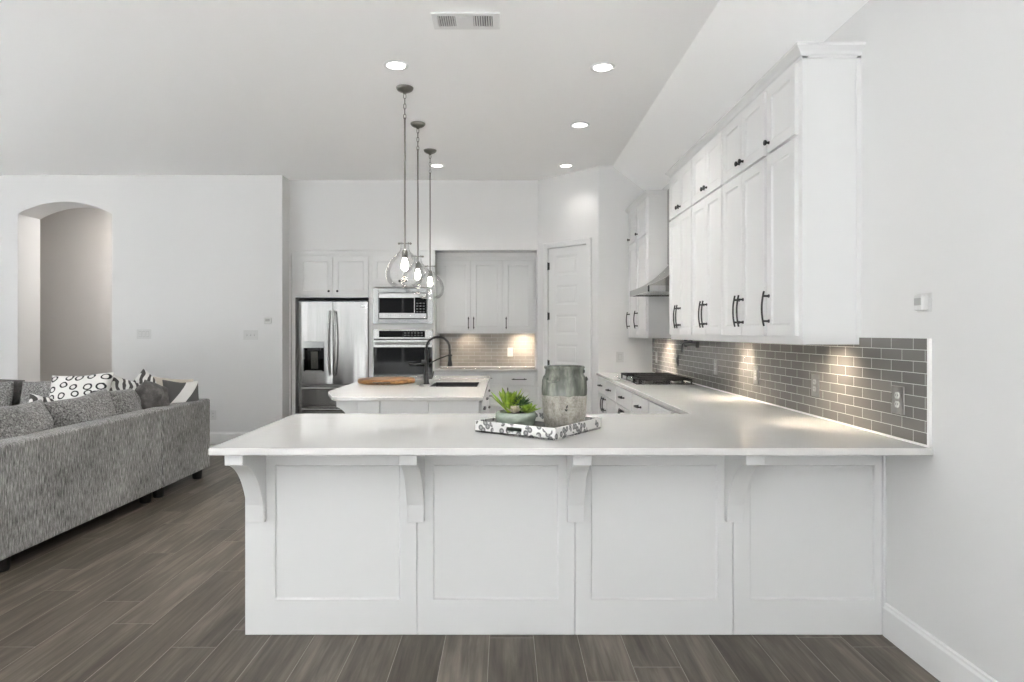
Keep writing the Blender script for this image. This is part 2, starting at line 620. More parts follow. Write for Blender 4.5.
def tag(o, label, cat, group=None):
    o['label'] = label
    o['category'] = cat
    if group:
        o['group'] = group
    return o


def thing(name, label, cat, loc=(0, 0, 0), rotz=0.0, group=None):
    o = bpy.data.objects.new(name, None)
    COL.objects.link(o)
    o.location = loc
    o.rotation_euler = (0, 0, rotz)
    o.empty_display_size = 0.1
    return tag(o, label, cat, group)


def struct(o):
    o['kind'] = 'structure'
    return o


def copy_tree(o, parent=None):
    c = o.copy()
    COL.objects.link(c)
    if parent:
        c.parent = parent
    for ch in list(o.children):
        copy_tree(ch, c)
    return c


# ------------------------------------------------------------------ room shell
RX = 1.744          # right wall
CZ = 3.34           # ceiling
CRX, SZ = 1.263, 2.975   # ceiling crease / top of right wall
YL, YK, YF = 8.07, 8.33, 7.65   # living wall, kitchen bulkhead wall, wall at the end of the right run
YN = 8.95           # back of the cabinet niche
XR = -2.765         # return between living wall and kitchen wall
HALL_Y = 9.7

struct(MB().box(LEFT_X - 0.2, RX + 0.2, REAR_Y - 0.2, HALL_Y + 0.2, -0.2, 0).build('floor', 'floor_planks'))
struct(MB().box(-5.6, 1.66, REAR_Y + 0.1, -1.2, 0.0, 0.012).build('floor_rug', 'rug_pale'))  # added out of view to bounce sunlight onto the ceiling
struct(MB().box(LEFT_X + 0.15, -5.75, REAR_Y + 0.3, 5.2, 0.0, 0.012).build('floor_rug', 'rug_pale'))  # second added rug, bounces sun from the left side
struct(MB().prism([(LEFT_X - 0.2, CZ), (CRX, CZ), (RX + 0.2, SZ - 0.2 * (CZ - SZ) / (RX - CRX)), (RX + 0.2, CZ + 0.25), (LEFT_X - 0.2, CZ + 0.25)], 'y', REAR_Y - 0.2, HALL_Y + 0.2).build('ceiling', 'ceiling_paint'))
struct(MB().box(RX, RX + 0.18, REAR_Y - 0.2, HALL_Y, 0, SZ + 0.02).build('wall_right', 'wall_paint'))


def wall_with_openings(axis, plane, th, a0, a1, z1, openings):
    mb = MB()
    xs = a0
    def bx(p, q, za, zb):
        if axis == 'y':
            mb.box(p, q, min(plane, plane + th), max(plane, plane + th), za, zb)
        else:
            mb.box(min(plane, plane + th), max(plane, plane + th), p, q, za, zb)
    for (p, q) in openings:
        bx(xs, p, 0, z1)
        bx(p, q, 0, WZ0)
        bx(p, q, WZ1, z1)
        xs = q
    bx(xs, a1, 0, z1)
    return mb


struct(wall_with_openings('y', REAR_Y, -0.16, LEFT_X, RX, CZ, ADDED_REAR_WIN).build('wall_rear', 'wall_paint'))
struct(wall_with_openings('x', LEFT_X, -0.16, REAR_Y - 0.16, HALL_Y, CZ, ADDED_LEFT_WIN).build('wall_left', 'wall_paint'))
k = 1
for a, b in ADDED_REAR_WIN:  # frames of the unseen rear windows added for light
    mb = MB()
    y0, y1 = REAR_Y - 0.13, REAR_Y - 0.05
    mb.box(a, a + 0.06, y0, y1, WZ0, WZ1).box(b - 0.06, b, y0, y1, WZ0, WZ1)
    mb.box(a, b, y0, y1, WZ0, WZ0 + 0.06).box(a, b, y0, y1, WZ1 - 0.06, WZ1)
    mb.box((a + b) / 2 - 0.02, (a + b) / 2 + 0.02, y0, y1, WZ0, WZ1).box(a, b, y0, y1, 1.58, 1.62)
    struct(mb.build('window_%d' % k, 'trim_white'))
    k += 1
for a, b in ADDED_LEFT_WIN:  # frames of the unseen left windows, likewise added
    mb = MB()
    x0, x1 = LEFT_X - 0.13, LEFT_X - 0.05
    mb.box(x0, x1, a, a + 0.06, WZ0, WZ1).box(x0, x1, b - 0.06, b, WZ0, WZ1)
    mb.box(x0, x1, a, b, WZ0, WZ0 + 0.06).box(x0, x1, a, b, WZ1 - 0.06, WZ1)
    mb.box(x0, x1, (a + b) / 2 - 0.02, (a + b) / 2 + 0.02, WZ0, WZ1)
    struct(mb.build('window_%d' % k, 'trim_white'))
    k += 1

# living wall with arched opening
AX0, AX1, ASP, AAP = -6.05, -4.88, 2.857, 3.01
ATH = 0.39
mb = MB()
mb.box(LEFT_X, AX0, YL, YL + ATH, 0, CZ)
mb.box(AX1, XR, YL, YL + ATH, 0, CZ)
rise = AAP - ASP
half = (AX1 - AX0) / 2
R = (half * half + rise * rise) / (2 * rise)
arc = []
for i in range(25):
    x = AX0 + (AX1 - AX0) * i / 24
    dx = x - (AX0 + AX1) / 2
    arc.append((x, AAP - R + math.sqrt(R * R - dx * dx)))
for i in range(24):
    (xa, za), (xb, zb) = arc[i], arc[i + 1]
    mb.prism([(xa, za), (xb, zb), (xb, CZ), (xa, CZ)], 'y', YL, YL + ATH)
bmesh.ops.remove_doubles(mb.bm, verts=mb.bm.verts[:], dist=0.0005)
bmesh.ops.delete(mb.bm, geom=[f for f in mb.bm.faces if abs(f.normal.x) > 0.999 and all(abs(f.calc_center_median().x - p[0]) < 1e-4 for p in [min(arc, key=lambda q: abs(q[0] - f.calc_center_median().x))]) and f.calc_center_median().z > 2.9 and AX0 + 0.001 < f.calc_center_median().x < AX1 - 0.001], context='FACES')
struct(mb.build('wall_living', 'wall_paint'))
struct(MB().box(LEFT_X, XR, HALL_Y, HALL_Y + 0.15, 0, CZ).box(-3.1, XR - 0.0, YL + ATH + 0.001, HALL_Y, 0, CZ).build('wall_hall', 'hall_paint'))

# kitchen wall: bulkhead over the cabinet niche, niche back and side
mb = MB()
struct(MB().box(XR, 0.423, YK, YN, 2.44, CZ).build('wall_bulkhead', 'wall_paint'))
mb.box(XR - 0.12, 0.60, YN, YN + 0.15, 0, CZ)       # niche back
struct(MB().box(XR - 0.12, XR + 0.0195, YK, YN, 0, 2.44).box(XR - 0.12, XR, YL + ATH, YN, 2.44, CZ).build('wall_niche_left', 'wall_paint'))
struct(mb.build('wall_kitchen', 'wall_paint'))

# angled pantry wall with door opening, and end wall
A = Vector((0.423, YK))
B = Vector((1.10, YF))
PLN = (B - A).length
PANG = math.atan2(B.y - A.y, B.x - A.x)
T0, T1, DH = 0.1774 * PLN, 0.823 * PLN, 2.443
pw = thing('wall_pantry', '', '', (A.x, A.y, 0), PANG)
del pw['label'], pw['category']
bpy.data.objects.remove(pw)
mb = MB()
mb.box(0, T0, 0, 0.12, 0, CZ).box(T1, PLN, 0, 0.12, 0, CZ).box(T0, T1, 0, 0.12, DH, CZ)
struct(mb.build('wall_pantry', 'wall_paint', loc=(A.x, A.y, 0), rot=(0, 0, PANG)))
mb = MB()
mb.prism([(1.10, 0), (RX, 0), (RX, SZ), (CRX, CZ), (1.10, CZ)], 'y', YF, YF + 0.12)
struct(mb.build('wall_end', 'wall_paint'))
struct(MB().box(0.41, 0.53, YK, YN, 0, 2.44).build('wall_niche_right', 'wall_paint'))


def casing(mb, t0, t1, h, wd=0.07, pr=0.018):
    mb.box(t0 - wd, t0, -pr, 0, 0, h + wd).box(t1, t1 + wd, -pr, 0, 0, h + wd).box(t0, t1, -pr, 0, h, h + wd)
    mb.box(t0 - wd, t0 - wd + 0.015, -pr - 0.006, -pr, 0, h + wd).box(t1 + wd - 0.015, t1 + wd, -pr - 0.006, -pr, 0, h + wd)
    mb.box(t0 - wd, t1 + wd, -pr - 0.006, -pr, h + wd - 0.015, h + wd)
    return mb


struct(casing(MB(), T0, T1, DH).build('trim_1', 'trim_white', loc=(A.x, A.y, 0), rot=(0, 0, PANG), bevel=0.003))
# six panel pantry door
D0, D1 = T0 + 0.006, T1 - 0.006
door = bpy.data.objects.new('door_1', None)
COL.objects.link(door)
door.location = (A.x, A.y, 0)
door.rotation_euler = (0, 0, PANG)
struct(door)
mb = MB()
pz = [0.0] + [0.57 + 0.366 * i for i in range(5)] + [DH - 0.006]
for i in range(6):
    z0, z1 = pz[i] + (0.008 if i == 0 else 0), pz[i + 1]
    top = 2.34 - 0.366 * (5 - i)
    bot = top - 0.245
    mb.frame(D0, D1, z0, z1, 0.05, 0.04, (0.30 * PLN - D0, D1 - 0.665 * PLN, bot - z0, z1 - top), 0.010, 0.022, 0.0)
mb.build('leaf', 'trim_white', door)
for i in range(6):
    top = 2.34 - 0.366 * (5 - i)
    MB().prism([(0.30 * PLN + 0.035, top - 0.21), (0.665 * PLN - 0.035, top - 0.21), (0.665 * PLN - 0.035, top - 0.035), (0.30 * PLN + 0.035, top - 0.035)], 'y', 0.0135, 0.025).build('raised_panel', 'trim_white', door, bevel=0.006)
for z in (2.22, 1.59, 0.99, 0.25):
    MB().box(D0 - 0.012, D0 + 0.012, -0.004, 0.012, z - 0.045, z + 0.045).cyl((D0 - 0.004, -0.006, z - 0.05), (D0 - 0.004, -0.006, z + 0.05), 0.006, n=8).build('hinge', 'black_metal', door)
kb = MB()
kb.cyl((D1 - 0.06, 0.012, 0.92), (D1 - 0.06, 0.0, 0.92), 0.028).cyl((D1 - 0.06, 0.005, 0.92), (D1 - 0.06, -0.04, 0.92), 0.010)
kb.lathe([(0.008, -0.012), (0.024, -0.008), (0.028, 0.0), (0.024, 0.010), (0.01, 0.016)], (0, 0, 0), 16)
for vtx in kb.bm.verts[-80:]:
    x, y, z = vtx.co
    vtx.co = (D1 - 0.06 + x, -0.045 - z, 0.92 + y)
kb.build('knob', 'black_metal', door)


# baseboards: tall flat board with a bevelled top lip
def baseboard(name, pts_poly, axis, a, b):
    struct(MB().prism(pts_poly, axis, a, b).build(name, 'trim_white'))


bb = lambda s, w_: [(w_, 0), (w_ + s * 0.017, 0), (w_ + s * 0.017, 0.128), (w_ + s * 0.011, 0.138), (w_ + s * 0.011, 0.147), (w_ + s * 0.006, 0.150), (w_, 0.150)]
struct(MB().prism(bb(-1, RX), 'y', REAR_Y, 2.9695).build('baseboard_right', 'trim_white'))
struct(MB().prism(bb(-1, YL), 'x', AX1, XR).prism(bb(-1, YL), 'x', LEFT_X, AX0).build('baseboard_living', 'trim_white'))
struct(MB().prism(bb(1, XR), 'y', YL - 0.0, YK + 0.01).build('baseboard_return', 'trim_white'))
struct(MB().prism(bb(-1, HALL_Y), 'x', LEFT_X, -3.1).build('baseboard_hall', 'trim_white'))
struct(MB().prism(bb(-1, YF), 'x', 1.10, 1.13).build('baseboard_end', 'trim_white'))


# ------------------------------------------------------------------ cabinetry
def bar_pull(parent, x, y, z, length, vertical=True, name='handle', bow=0.012):
    """arched black bar pull standing off a face at y (front is -y)"""
    mb = MB()
    pts = []
    for i in range(13):
        t = -1 + 2 * i / 12
        so = 0.028 + bow * (1 - t * t) - bow
        q = t * length / 2
        pts.append((x, y - so - bow, z + q) if vertical else (x + q, y - so - bow, z))
    mb.tube(pts, 0.0055, 8)
    for s in (-1, 1):
        q = s * length * 0.36
        a = (x, y + 0.001, z + q) if vertical else (x + q, y + 0.001, z)
        c = (x, y - 0.036, z + q) if vertical else (x + q, y - 0.036, z)
        mb.cyl(a, c, 0.006, n=8)
        e = (x, y - 0.004, z + q) if vertical else (x + q, y - 0.004, z)
        mb.cyl(a, e, 0.010, n=10)
    return mb.build(name, 'black_metal', parent)


def round_knob(parent, x, y, z):
    mb = MB()
    prof = [(0.010, 0), (0.007, 0.006), (0.006, 0.014), (0.013, 0.018), (0.0155, 0.023), (0.014, 0.029), (0.006, 0.032)]
    mb.lathe(prof, (0, 0, 0), 14)
    for v in mb.bm.verts:
        a, b_, c = v.co
        v.co = (x + a, y - c + 0.001, z + b_)
    return mb.build('knob', 'black_metal', parent)


ST = 0.058


def door_part(parent, x0, x1, z0, z1, pull=None, name='door', st=ST):
    """pull: ('bar', x, z, len, vertical) or ('knob', x, z)"""
    d = MB().frame(x0, x1, z0, z1, 0.0, 0.02, (st, st, st, st), 0.009, 0.010).build(name, 'cabinet_white', parent)
    if pull:
        if pull[0] == 'bar':
            bar_pull(d, pull[1], -0.02, pull[2], pull[3], pull[4])
        else:
            round_knob(d, pull[1], -0.02, pull[2])
    return d


def drawer_part(parent, x0, x1, z0, z1, L=0.15, flat=False):
    d = MB().frame(x0, x1, z0, z1, 0.0, 0.02, (0.04, 0.04, 0.035, 0.035) if (z1 - z0) > 0.13 and not flat else (0.012,) * 4, 0.006 if not flat else 0.001, 0.008).build('drawer', 'cabinet_white', parent)
    bar_pull(d, (x0 + x1) / 2, -0.02, (z0 + z1) / 2, L, False)
    return d


# ---- right wall: tall stacked uppers (front frame X=1.456, doors reach 1.436)
FXU = 1.456
UB, UDB, SPLIT, UDT, UT = 1.326, 1.367, 2.357, 2.720, 2.740
BND = [5.70, 5.005, 4.305, 3.595, 3.186]    # far -> near
ULAB = ['white two-door wall cabinet in the near run, farthest of it, next to the range hood',
        'white two-door wall cabinet in the near run, second from the range hood',
        'widest-looking white two-door wall cabinet, beside the single-door end cabinet',
        'white single-door end wall cabinet with its bare side panel facing the viewer']
for i in range(4):
    ya, yb = BND[i], BND[i + 1]
    wd = ya - yb
    t = thing('wall_cabinet', ULAB[i], 'cabinet', (FXU, ya, 0), -PI / 2, 'stacked wall cabinets on the right wall')
    mb = MB().box(0, wd, 0, RX - FXU, UB + 0.02, UT)
    mb.box(0, wd, 0, 0.022, UB, UB + 0.02)
    if i == 3:
        mb.box(wd - 0.02, wd, 0, RX - FXU, UB, UB + 0.02)
        mb.box(wd, wd + 0.004, 0.0, 0.022, UB, UT).box(wd, wd + 0.004, RX - FXU - 0.022, RX - FXU, UB, UT)
    mb.build('carcass', 'cabinet_white', t)
    if i < 3:
        e, mid = 0.014, wd / 2
        door_part(t, e, mid - 0.0025, UDB, SPLIT - 0.008, ('bar', mid - 0.032, 1.515, 0.19, True))
        door_part(t, mid + 0.0025, wd - e, UDB, SPLIT - 0.008, ('bar', mid + 0.032, 1.515, 0.19, True))
        door_part(t, e, mid - 0.0025, SPLIT + 0.008, UDT, ('knob', mid - 0.03, SPLIT + 0.06))
        door_part(t, mid + 0.0025, wd - e, SPLIT + 0.008, UDT, ('knob', mid + 0.03, SPLIT + 0.06))
    else:
        door_part(t, 0.03, wd - 0.036, UDB, SPLIT - 0.008, ('bar', 0.06, 1.515, 0.19, True))
        door_part(t, 0.03, wd - 0.036, SPLIT + 0.008, UDT, ('knob', 0.06, SPLIT + 0.06))
# far pair beside the end wall
FUP = 0.033
FB = [(7.60, 7.105), (7.105, 6.60)]
FLAB = ['white single-door wall cabinet in the corner against the white end wall, beyond the range hood',
        'white wall cabinet immediately beyond the range hood, its side panel showing above the hood']
for i, (ya, yb) in enumerate(FB):
    wd = ya - yb
    t = thing('wall_cabinet', FLAB[i], 'cabinet', (FXU, ya, 0), -PI / 2, 'stacked wall cabinets beyond the hood')
    xl = -0.05 if i == 0 else 0
    mb = MB().box(xl, wd, 0, RX - FXU, UB + 0.02, UT + FUP).box(xl, wd, 0, 0.022, UB, UB + 0.02)
    if i == 1:
        mb.box(wd - 0.02, wd, 0, RX - FXU, UB, UB + 0.02)
    mb.build('carcass', 'cabinet_white', t)
    xa, xk = (0.075, 0.118) if i == 0 else (0.02, 0.062)
    door_part(t, xa, wd - 0.036, UDB, SPLIT + FUP - 0.008, ('bar', xk, 1.525, 0.19, True))
    door_part(t, xa, wd - 0.036, SPLIT + FUP + 0.008, UDT + FUP, ('knob', xk, SPLIT + FUP + 0.06))


def crown_path(name, label, pts, mat='cabinet_white', prof=None, up=0.0):
    """mitred crown around points (outward = right of path direction)"""
    prof = prof or [(0.0, -0.008), (0.004, -0.008), (0.004, 0.006), (0.012, 0.012), (0.018, 0.024), (0.034, 0.038), (0.040, 0.042), (0.044, 0.042), (0.044, 0.055), (0.0, 0.055)]
    P = [Vector(p) for p in pts]
    vs, fs = [], []
    n = len(prof)
    for i, p in enumerate(P):
        dirs = []
        if i > 0:
            dirs.append((P[i] - P[i - 1]).normalized())
        if i < len(P) - 1:
            dirs.append((P[i + 1] - P[i]).normalized())
        nrm = [Vector((d.y, -d.x)) for d in dirs]
        if len(nrm) == 2:
            s = nrm[0] + nrm[1]
            s = s / s.dot(nrm[0])
        else:
            s = nrm[0]
        for o_, z in prof:
            vs.append((p.x + s.x * o_, p.y + s.y * o_, UT + up - 0.005 + z))
    for i in range(len(P) - 1):
        for k_ in range(n):
            j = (k_ + 1) % n
            fs.append((i * n + k_, i * n + j, (i + 1) * n + j, (i + 1) * n + k_))
    fs.append(tuple(range(n)))
    fs.append(tuple(range(len(vs) - 1, len(vs) - n - 1, -1)))
    return tag(MB().faces_from(vs, fs).build(name, mat), label, 'molding')


# path runs so that outward is to the right of travel
crown_path('crown_molding', 'white crown molding along the top of the near right-wall cabinets', [(RX, BND[0]), (FXU, BND[0]), (FXU, BND[4]), (RX, BND[4])])
crown_path('crown_molding', 'short white crown molding on the far cabinets beyond the range hood', [(FXU, YF), (FXU, FB[1][1]), (RX, FB[1][1])], up=FUP)

# ---- right wall base run
FXB = 1.11
BB = [7.63, 7.09, 6.43, 5.58, 4.95, 4.25, 3.80]
BL = ['white base cabinet tucked in the far corner left of the cooktop, drawer over door',
      'white base cabinet under the far end of the cooktop, drawer over door',
      'white base cabinet centred under the cooktop, drawer over double doors',
      'white base cabinet in the right run just nearer than the cooktop',
      'white base cabinet in the right run, next to the corner of the peninsula',
      'plain white corner base unit where the right run meets the peninsula']
for i in range(6):
    ya, yb = BB[i], BB[i + 1]
    wd = ya - yb
    t = thing('base_cabinet', BL[i], 'cabinet', (FXB, ya, 0), -PI / 2, 'base cabinets along the right wall')
    MB().box(0, wd, 0, RX - FXB - 0.001, 0.10, 0.883).box(0, wd, 0.06, RX - FXB - 0.001, 0.0, 0.10).build('carcass', 'cabinet_white', t)
    if i < 5:
        drawer_part(t, 0.02, wd - 0.02, 0.705, 0.865, 0.15, True)
        if wd < 0.68:
            hx = wd - 0.062 if i == 0 else 0.062
            door_part(t, 0.02, wd - 0.02, 0.115, 0.69, ('bar', hx, 0.60, 0.16, True))
        else:
            door_part(t, 0.02, wd / 2 - 0.0025, 0.115, 0.69, ('bar', wd / 2 - 0.035, 0.60, 0.16, True))
            door_part(t, wd / 2 + 0.0025, wd - 0.02, 0.115, 0.69, ('bar', wd / 2 + 0.035, 0.60, 0.16, True))
    else:
        MB().frame(0.02, wd - 0.02, 0.115, 0.865, 0.0, 0.02, (0.05,) * 4).build('panel', 'cabinet_white', t)

# ---- L-shaped worktop: peninsula plus right run
CT0, CT1 = 0.884, 0.914
wt = MB().slab([(-1.207, 2.642), (RX - 0.0005, 2.642), (RX - 0.0005, YF - 0.0005), (1.075, YF - 0.0005), (1.075, 3.78), (-1.225, 3.78)], [], CT0, CT1).build('worktop', 'quartz_white', bevel=0.005, seg=3)
tag(wt, 'white quartz L-shaped worktop covering the peninsula and the right run', 'countertop')

# ---- peninsula base with panels and corbels
PX0, PX1, PY0, PY1 = -1.19, RX - 0.0005, 2.976, 3.755
pen = thing('peninsula', 'white panelled peninsula base carrying the bar overhang in the foreground', 'cabinet', (0, PY0, 0))
MB().box(PX0, PX1, 0.02, PY1 - PY0, 0, CT0).build('carcass', 'cabinet_white', pen)
cuts = [PX0, -0.403, 0.32, 1.044, 1.727]
rec = [((275 - 505) / 218.4, (400 - 505) / 218.4), ((433 - 505) / 218.4, (558.5 - 505) / 218.4), ((591 - 505) / 218.4, (717.5 - 505) / 218.4), ((750 - 505) / 218.4, (874.5 - 505) / 218.4)]
for i in range(4):
    x0, x1 = cuts[i] + (0 if i == 0 else 0.0012), cuts[i + 1] - 0.0012
    MB().frame(x0, x1, 0.001, CT0, 0.02, 0.02, (rec[i][0] - x0, x1 - rec[i][1], 0.160, CT0 - 0.778), 0.010, 0.006, 0.0012).build('panel', 'cabinet_white', pen)
MB().box(1.7275, RX - 0.0005, -0.006, 0.02, 0.0, CT0).build('scribe_molding', 'cabinet_white', pen, bevel=0.004)


def corbel_poly(proj=0.266, h=0.36, blk=0.054, toe=0.026):
    pts = [(0.0, CT0), (-proj, CT0), (-proj, CT0 - blk)]
    r0, z0 = proj - 0.010, CT0 - blk
    r1, z1 = toe + 0.012, CT0 - h + 0.08
    pts.append((-r0, z0))
    rc, zc = r1 + 0.30 * (r0 - r1), z0 + 0.16 * (z1 - z0)
    for i in range(1, 15):
        q = i / 14
        pts.append((-((1 - q) ** 2 * r0 + 2 * q * (1 - q) * rc + q * q * r1), (1 - q) ** 2 * z0 + 2 * q * (1 - q) * zc + q * q * z1))
    pts += [(-toe - 0.008, CT0 - h + 0.03), (-toe - 0.006, CT0 - h), (0.0, CT0 - h)]
    return pts


for cx in (-1.170, -0.444, 0.283, 1.005):
    MB().prism(corbel_poly(), 'x', cx, cx + 0.077).build('corbel', 'cabinet_white', pen, bevel=0.0025)

# ---- island
IX0, IX1, IY0, IY1 = -1.42, -0.16, 4.745, 7.10
SKX0, SKX1, SKY0, SKY1 = -0.655, -0.245, 5.66, 6.18
isl = MB().slab([(-1.225, IY0), (-1.255, IY0 + 0.02), (-1.285, IY0 + 0.07), (-1.395, IY0 + 0.38), (-1.415, IY0 + 0.46), (IX0, IY0 + 0.55), (IX0, IY1), (IX1, IY1), (IX1, IY0)][::-1],
                [[(SKX0 - 0.012, SKY0 - 0.012), (SKX1 + 0.012, SKY0 - 0.012), (SKX1 + 0.012, SKY1 + 0.012), (SKX0 - 0.012, SKY1 + 0.012)]], CT0, CT1).build('island_countertop', 'quartz_white', bevel=0.004, seg=2)
tag(isl, 'white quartz island top holding the sink, behind the peninsula', 'countertop')
BX0, BX1, BY0, BY1 = -1.088, -0.19, 4.78, 7.06
ib = thing('kitchen_island', 'white panelled kitchen island base with a curved side bracket', 'cabinet', (0, BY0, 0))
mb = MB()
mb.box(BX0, BX1, 0.02, SKY0 - BY0 - 0.02, 0, CT0).box(BX0, BX1, SKY1 - BY0 + 0.02, BY1 - BY0, 0, CT0)
mb.box(BX0, BX1, SKY0 - BY0 - 0.02, SKY1 - BY0 + 0.02, 0, 0.66)
mb.box(BX0, SKX0 - 0.02, SKY0 - BY0 - 0.02, SKY1 - BY0 + 0.02, 0.66, CT0)
mb.box(SKX1 + 0.02, BX1, SKY0 - BY0 - 0.02, SKY1 - BY0 + 0.02, 0.66, CT0)
mb.build('carcass', 'cabinet_white', ib)
MB().frame(BX0, -0.922, 0.001, CT0, 0.02, 0.02, (0.06, 0.05, 0.14, 0.105), 0.009, 0.006).build('panel', 'cabinet_white', ib)
MB().frame(-0.919, -0.565, 0.001, CT0, 0.02, 0.02, (0.062, 0.03, 0.14, 0.105), 0.009, 0.006).build('panel', 'cabinet_white', ib)
MB().frame(-0.562, BX1, 0.001, CT0, 0.02, 0.02, (0.03, 0.075, 0.14, 0.105), 0.009, 0.006).build('panel', 'cabinet_white', ib)
for yy in (0.05, 1.2):
    q = [(BX0 + p[0] * 0.62, p[1]) for p in corbel_poly()]
    MB().prism(q, 'y', yy, yy + 0.077).build('bracket', 'cabinet_white', ib, bevel=0.0025)
# drawers and doors on the working side (facing the cooktop, +x)
for (ya, yb) in ((0.06, 0.62), (0.64, 1.54), (1.56, 2.22)):
    f = bpy.data.objects.new('drawer_front', None)
    mbx = MB().box(BX1, BX1 + 0.02, ya, yb, 0.705, 0.865)
    d = mbx.build('drawer', 'cabinet_white', ib, bevel=0.002)
    ym = (ya + yb) / 2
    h = MB().tube([(BX1 + 0.034, ym - 0.08, 0.79), (BX1 + 0.038, ym, 0.79), (BX1 + 0.034, ym + 0.08, 0.79)], 0.006, 8).cyl((BX1 + 0.019, ym - 0.06, 0.79), (BX1 + 0.036, ym - 0.06, 0.79), 0.006, n=8).cyl((BX1 + 0.019, ym + 0.06, 0.79), (BX1 + 0.036, ym + 0.06, 0.79), 0.006, n=8)
    h.build('handle', 'black_metal', d)
    d = MB().box(BX1, BX1 + 0.02, ya, yb, 0.10, 0.69).build('door', 'cabinet_white', ib, bevel=0.002)
    h = MB().tube([(BX1 + 0.034, ym - 0.08, 0.62), (BX1 + 0.038, ym, 0.62), (BX1 + 0.034, ym + 0.08, 0.62)], 0.006, 8).cyl((BX1 + 0.019, ym - 0.06, 0.62), (BX1 + 0.036, ym - 0.06, 0.62), 0.006, n=8).cyl((BX1 + 0.019, ym + 0.06, 0.62), (BX1 + 0.036, ym + 0.06, 0.62), 0.006, n=8)
    h.build('handle', 'black_metal', d)
    bpy.data.objects.remove(f)

# ---- back wall cabinetry (frame front plane Y = 8.37)
YC = 8.37
t = thing('fridge_cabinet', 'white two-door cabinet above the refrigerator', 'cabinet', (-2.745, YC, 0))
Wf = 1.024
mb = MB().box(0.0, Wf, 0.0, YN - YC, 1.835, 2.385)
mb.box(0.0, 0.045, -0.0, YN - YC, 0, 1.835).box(Wf - 0.03, Wf, 0, YN - YC, 0, 1.835)
mb.box(0, Wf, -0.012, 0, 2.375, 2.395).box(0, Wf, -0.025, YN - YC, 2.395, 2.4395)
mb.build('carcass', 'cabinet_white', t, bevel=0.002)
door_part(t, 0.095, 0.535 - 0.006, 1.865, 2.355, ('knob', 0.535 - 0.05, 1.915))
door_part(t, 0.535 + 0.006, Wf - 0.035, 1.865, 2.355, ('knob', 0.535 + 0.06, 1.915))

t = thing('oven_cabinet', 'tall white cabinet housing the microwave and wall oven', 'cabinet', (-1.720, YC, 0))
Wo = 0.818
mb = MB()
mb.box(0, 0.036, 0, YN - YC, 0, 2.385).box(Wo - 0.036, Wo, 0, YN - YC, 0, 2.385)
mb.box(0.036, Wo - 0.036, 0, YN - YC, 1.97, 2.385).box(0.036, Wo - 0.036, 0, YN - YC, 1.43, 1.495)
mb.box(0.036, Wo - 0.036, 0, YN - YC, 0.0, 0.66)
mb.box(0.036, Wo - 0.036, YN - YC - 0.02, YN - YC, 0.66, 1.97)
mb.box(0, Wo, -0.012, 0, 2.375, 2.395).box(0, Wo, -0.025, YN - YC, 2.395, 2.4395)
mb.build('carcass', 'cabinet_white', t)
door_part(t, 0.02, Wo / 2 - 0.003, 2.0, 2.355, ('knob', Wo / 2 - 0.04, 2.045))
door_part(t, Wo / 2 + 0.003, Wo - 0.02, 2.0, 2.355, ('knob', Wo / 2 + 0.04, 2.045))
drawer_part(t, 0.03, Wo - 0.03, 0.35, 0.645, 0.25)
drawer_part(t, 0.03, Wo - 0.03, 0.06, 0.335, 0.25)

# wall cabinets over the back counter (front Y = 8.60)
YW = 8.61
for (x0, x1, lab) in ((-0.900, -0.030, 'white two-door wall cabinet over the back counter, beside the oven cabinet'),
                      (-0.030, 0.408, 'white single-door wall cabinet over the back counter, nearest the pantry door')):
    t = thing('wall_cabinet', lab, 'cabinet', (x0, YW, 0), 0, 'wall cabinets over the back counter')
    wd = x1 - x0
    mb = MB().box(0, wd, 0, YN - YW, 1.40, 2.36).box(0, wd, 0, 0.022, 1.372, 1.40)
    mb.box(0, wd, -0.012, 0.0, 2.355, 2.375).box(0, wd, -0.03, YN - YW, 2.375, 2.4395)
    mb.build('carcass', 'cabinet_white', t)
    if wd > 0.6:
        door_part(t, 0.045, 0.452 - 0.008, 1.40, 2.335, ('bar', 0.452 - 0.035, 1.51, 0.16, True))
        door_part(t, 0.452 + 0.008, wd - 0.008, 1.40, 2.335, ('bar', 0.452 + 0.035, 1.51, 0.16, True))
    else:
        door_part(t, 0.01, wd - 0.035, 1.40, 2.335, ('bar', 0.045, 1.51, 0.16, True))

# base cabinets under the back counter
for (x0, x1, lab, n) in ((-0.900, -0.035, 'white drawer base cabinet under the back counter, left of the single drawer unit', 0),
                         (-0.035, 0.408, 'narrow white base cabinet under the back counter, beside the pantry wall', 1)):
    t = thing('base_cabinet', lab, 'cabinet', (x0, YC, 0), 0, 'base cabinets along the back wall')
    wd = x1 - x0
    MB().box(0, wd, 0, YN - YC, 0.10, CT0 - 0.001).box(0, wd, 0.06, YN - YC, 0, 0.10).build('carcass', 'cabinet_white', t)
    if n:
        drawer_part(t, 0.02, wd - 0.03, 0.705, 0.865, 0.19, True)
        door_part(t, 0.02, wd - 0.03, 0.115, 0.69, ('bar', 0.07, 0.60, 0.16, True))
    else:
        drawer_part(t, 0.02, wd - 0.012, 0.735, 0.865, 0.60, True)
        drawer_part(t, 0.02, wd - 0.012, 0.43, 0.715, 0.60)
        drawer_part(t, 0.02, wd - 0.012, 0.115, 0.415, 0.60)
tag(MB().box(-0.901, 0.4095, YK + 0.005, YN - 0.0005, CT0, CT1).build('back_counter', 'quartz_white', bevel=0.004),
    'white quartz counter between the oven cabinet and the pantry', 'countertop')

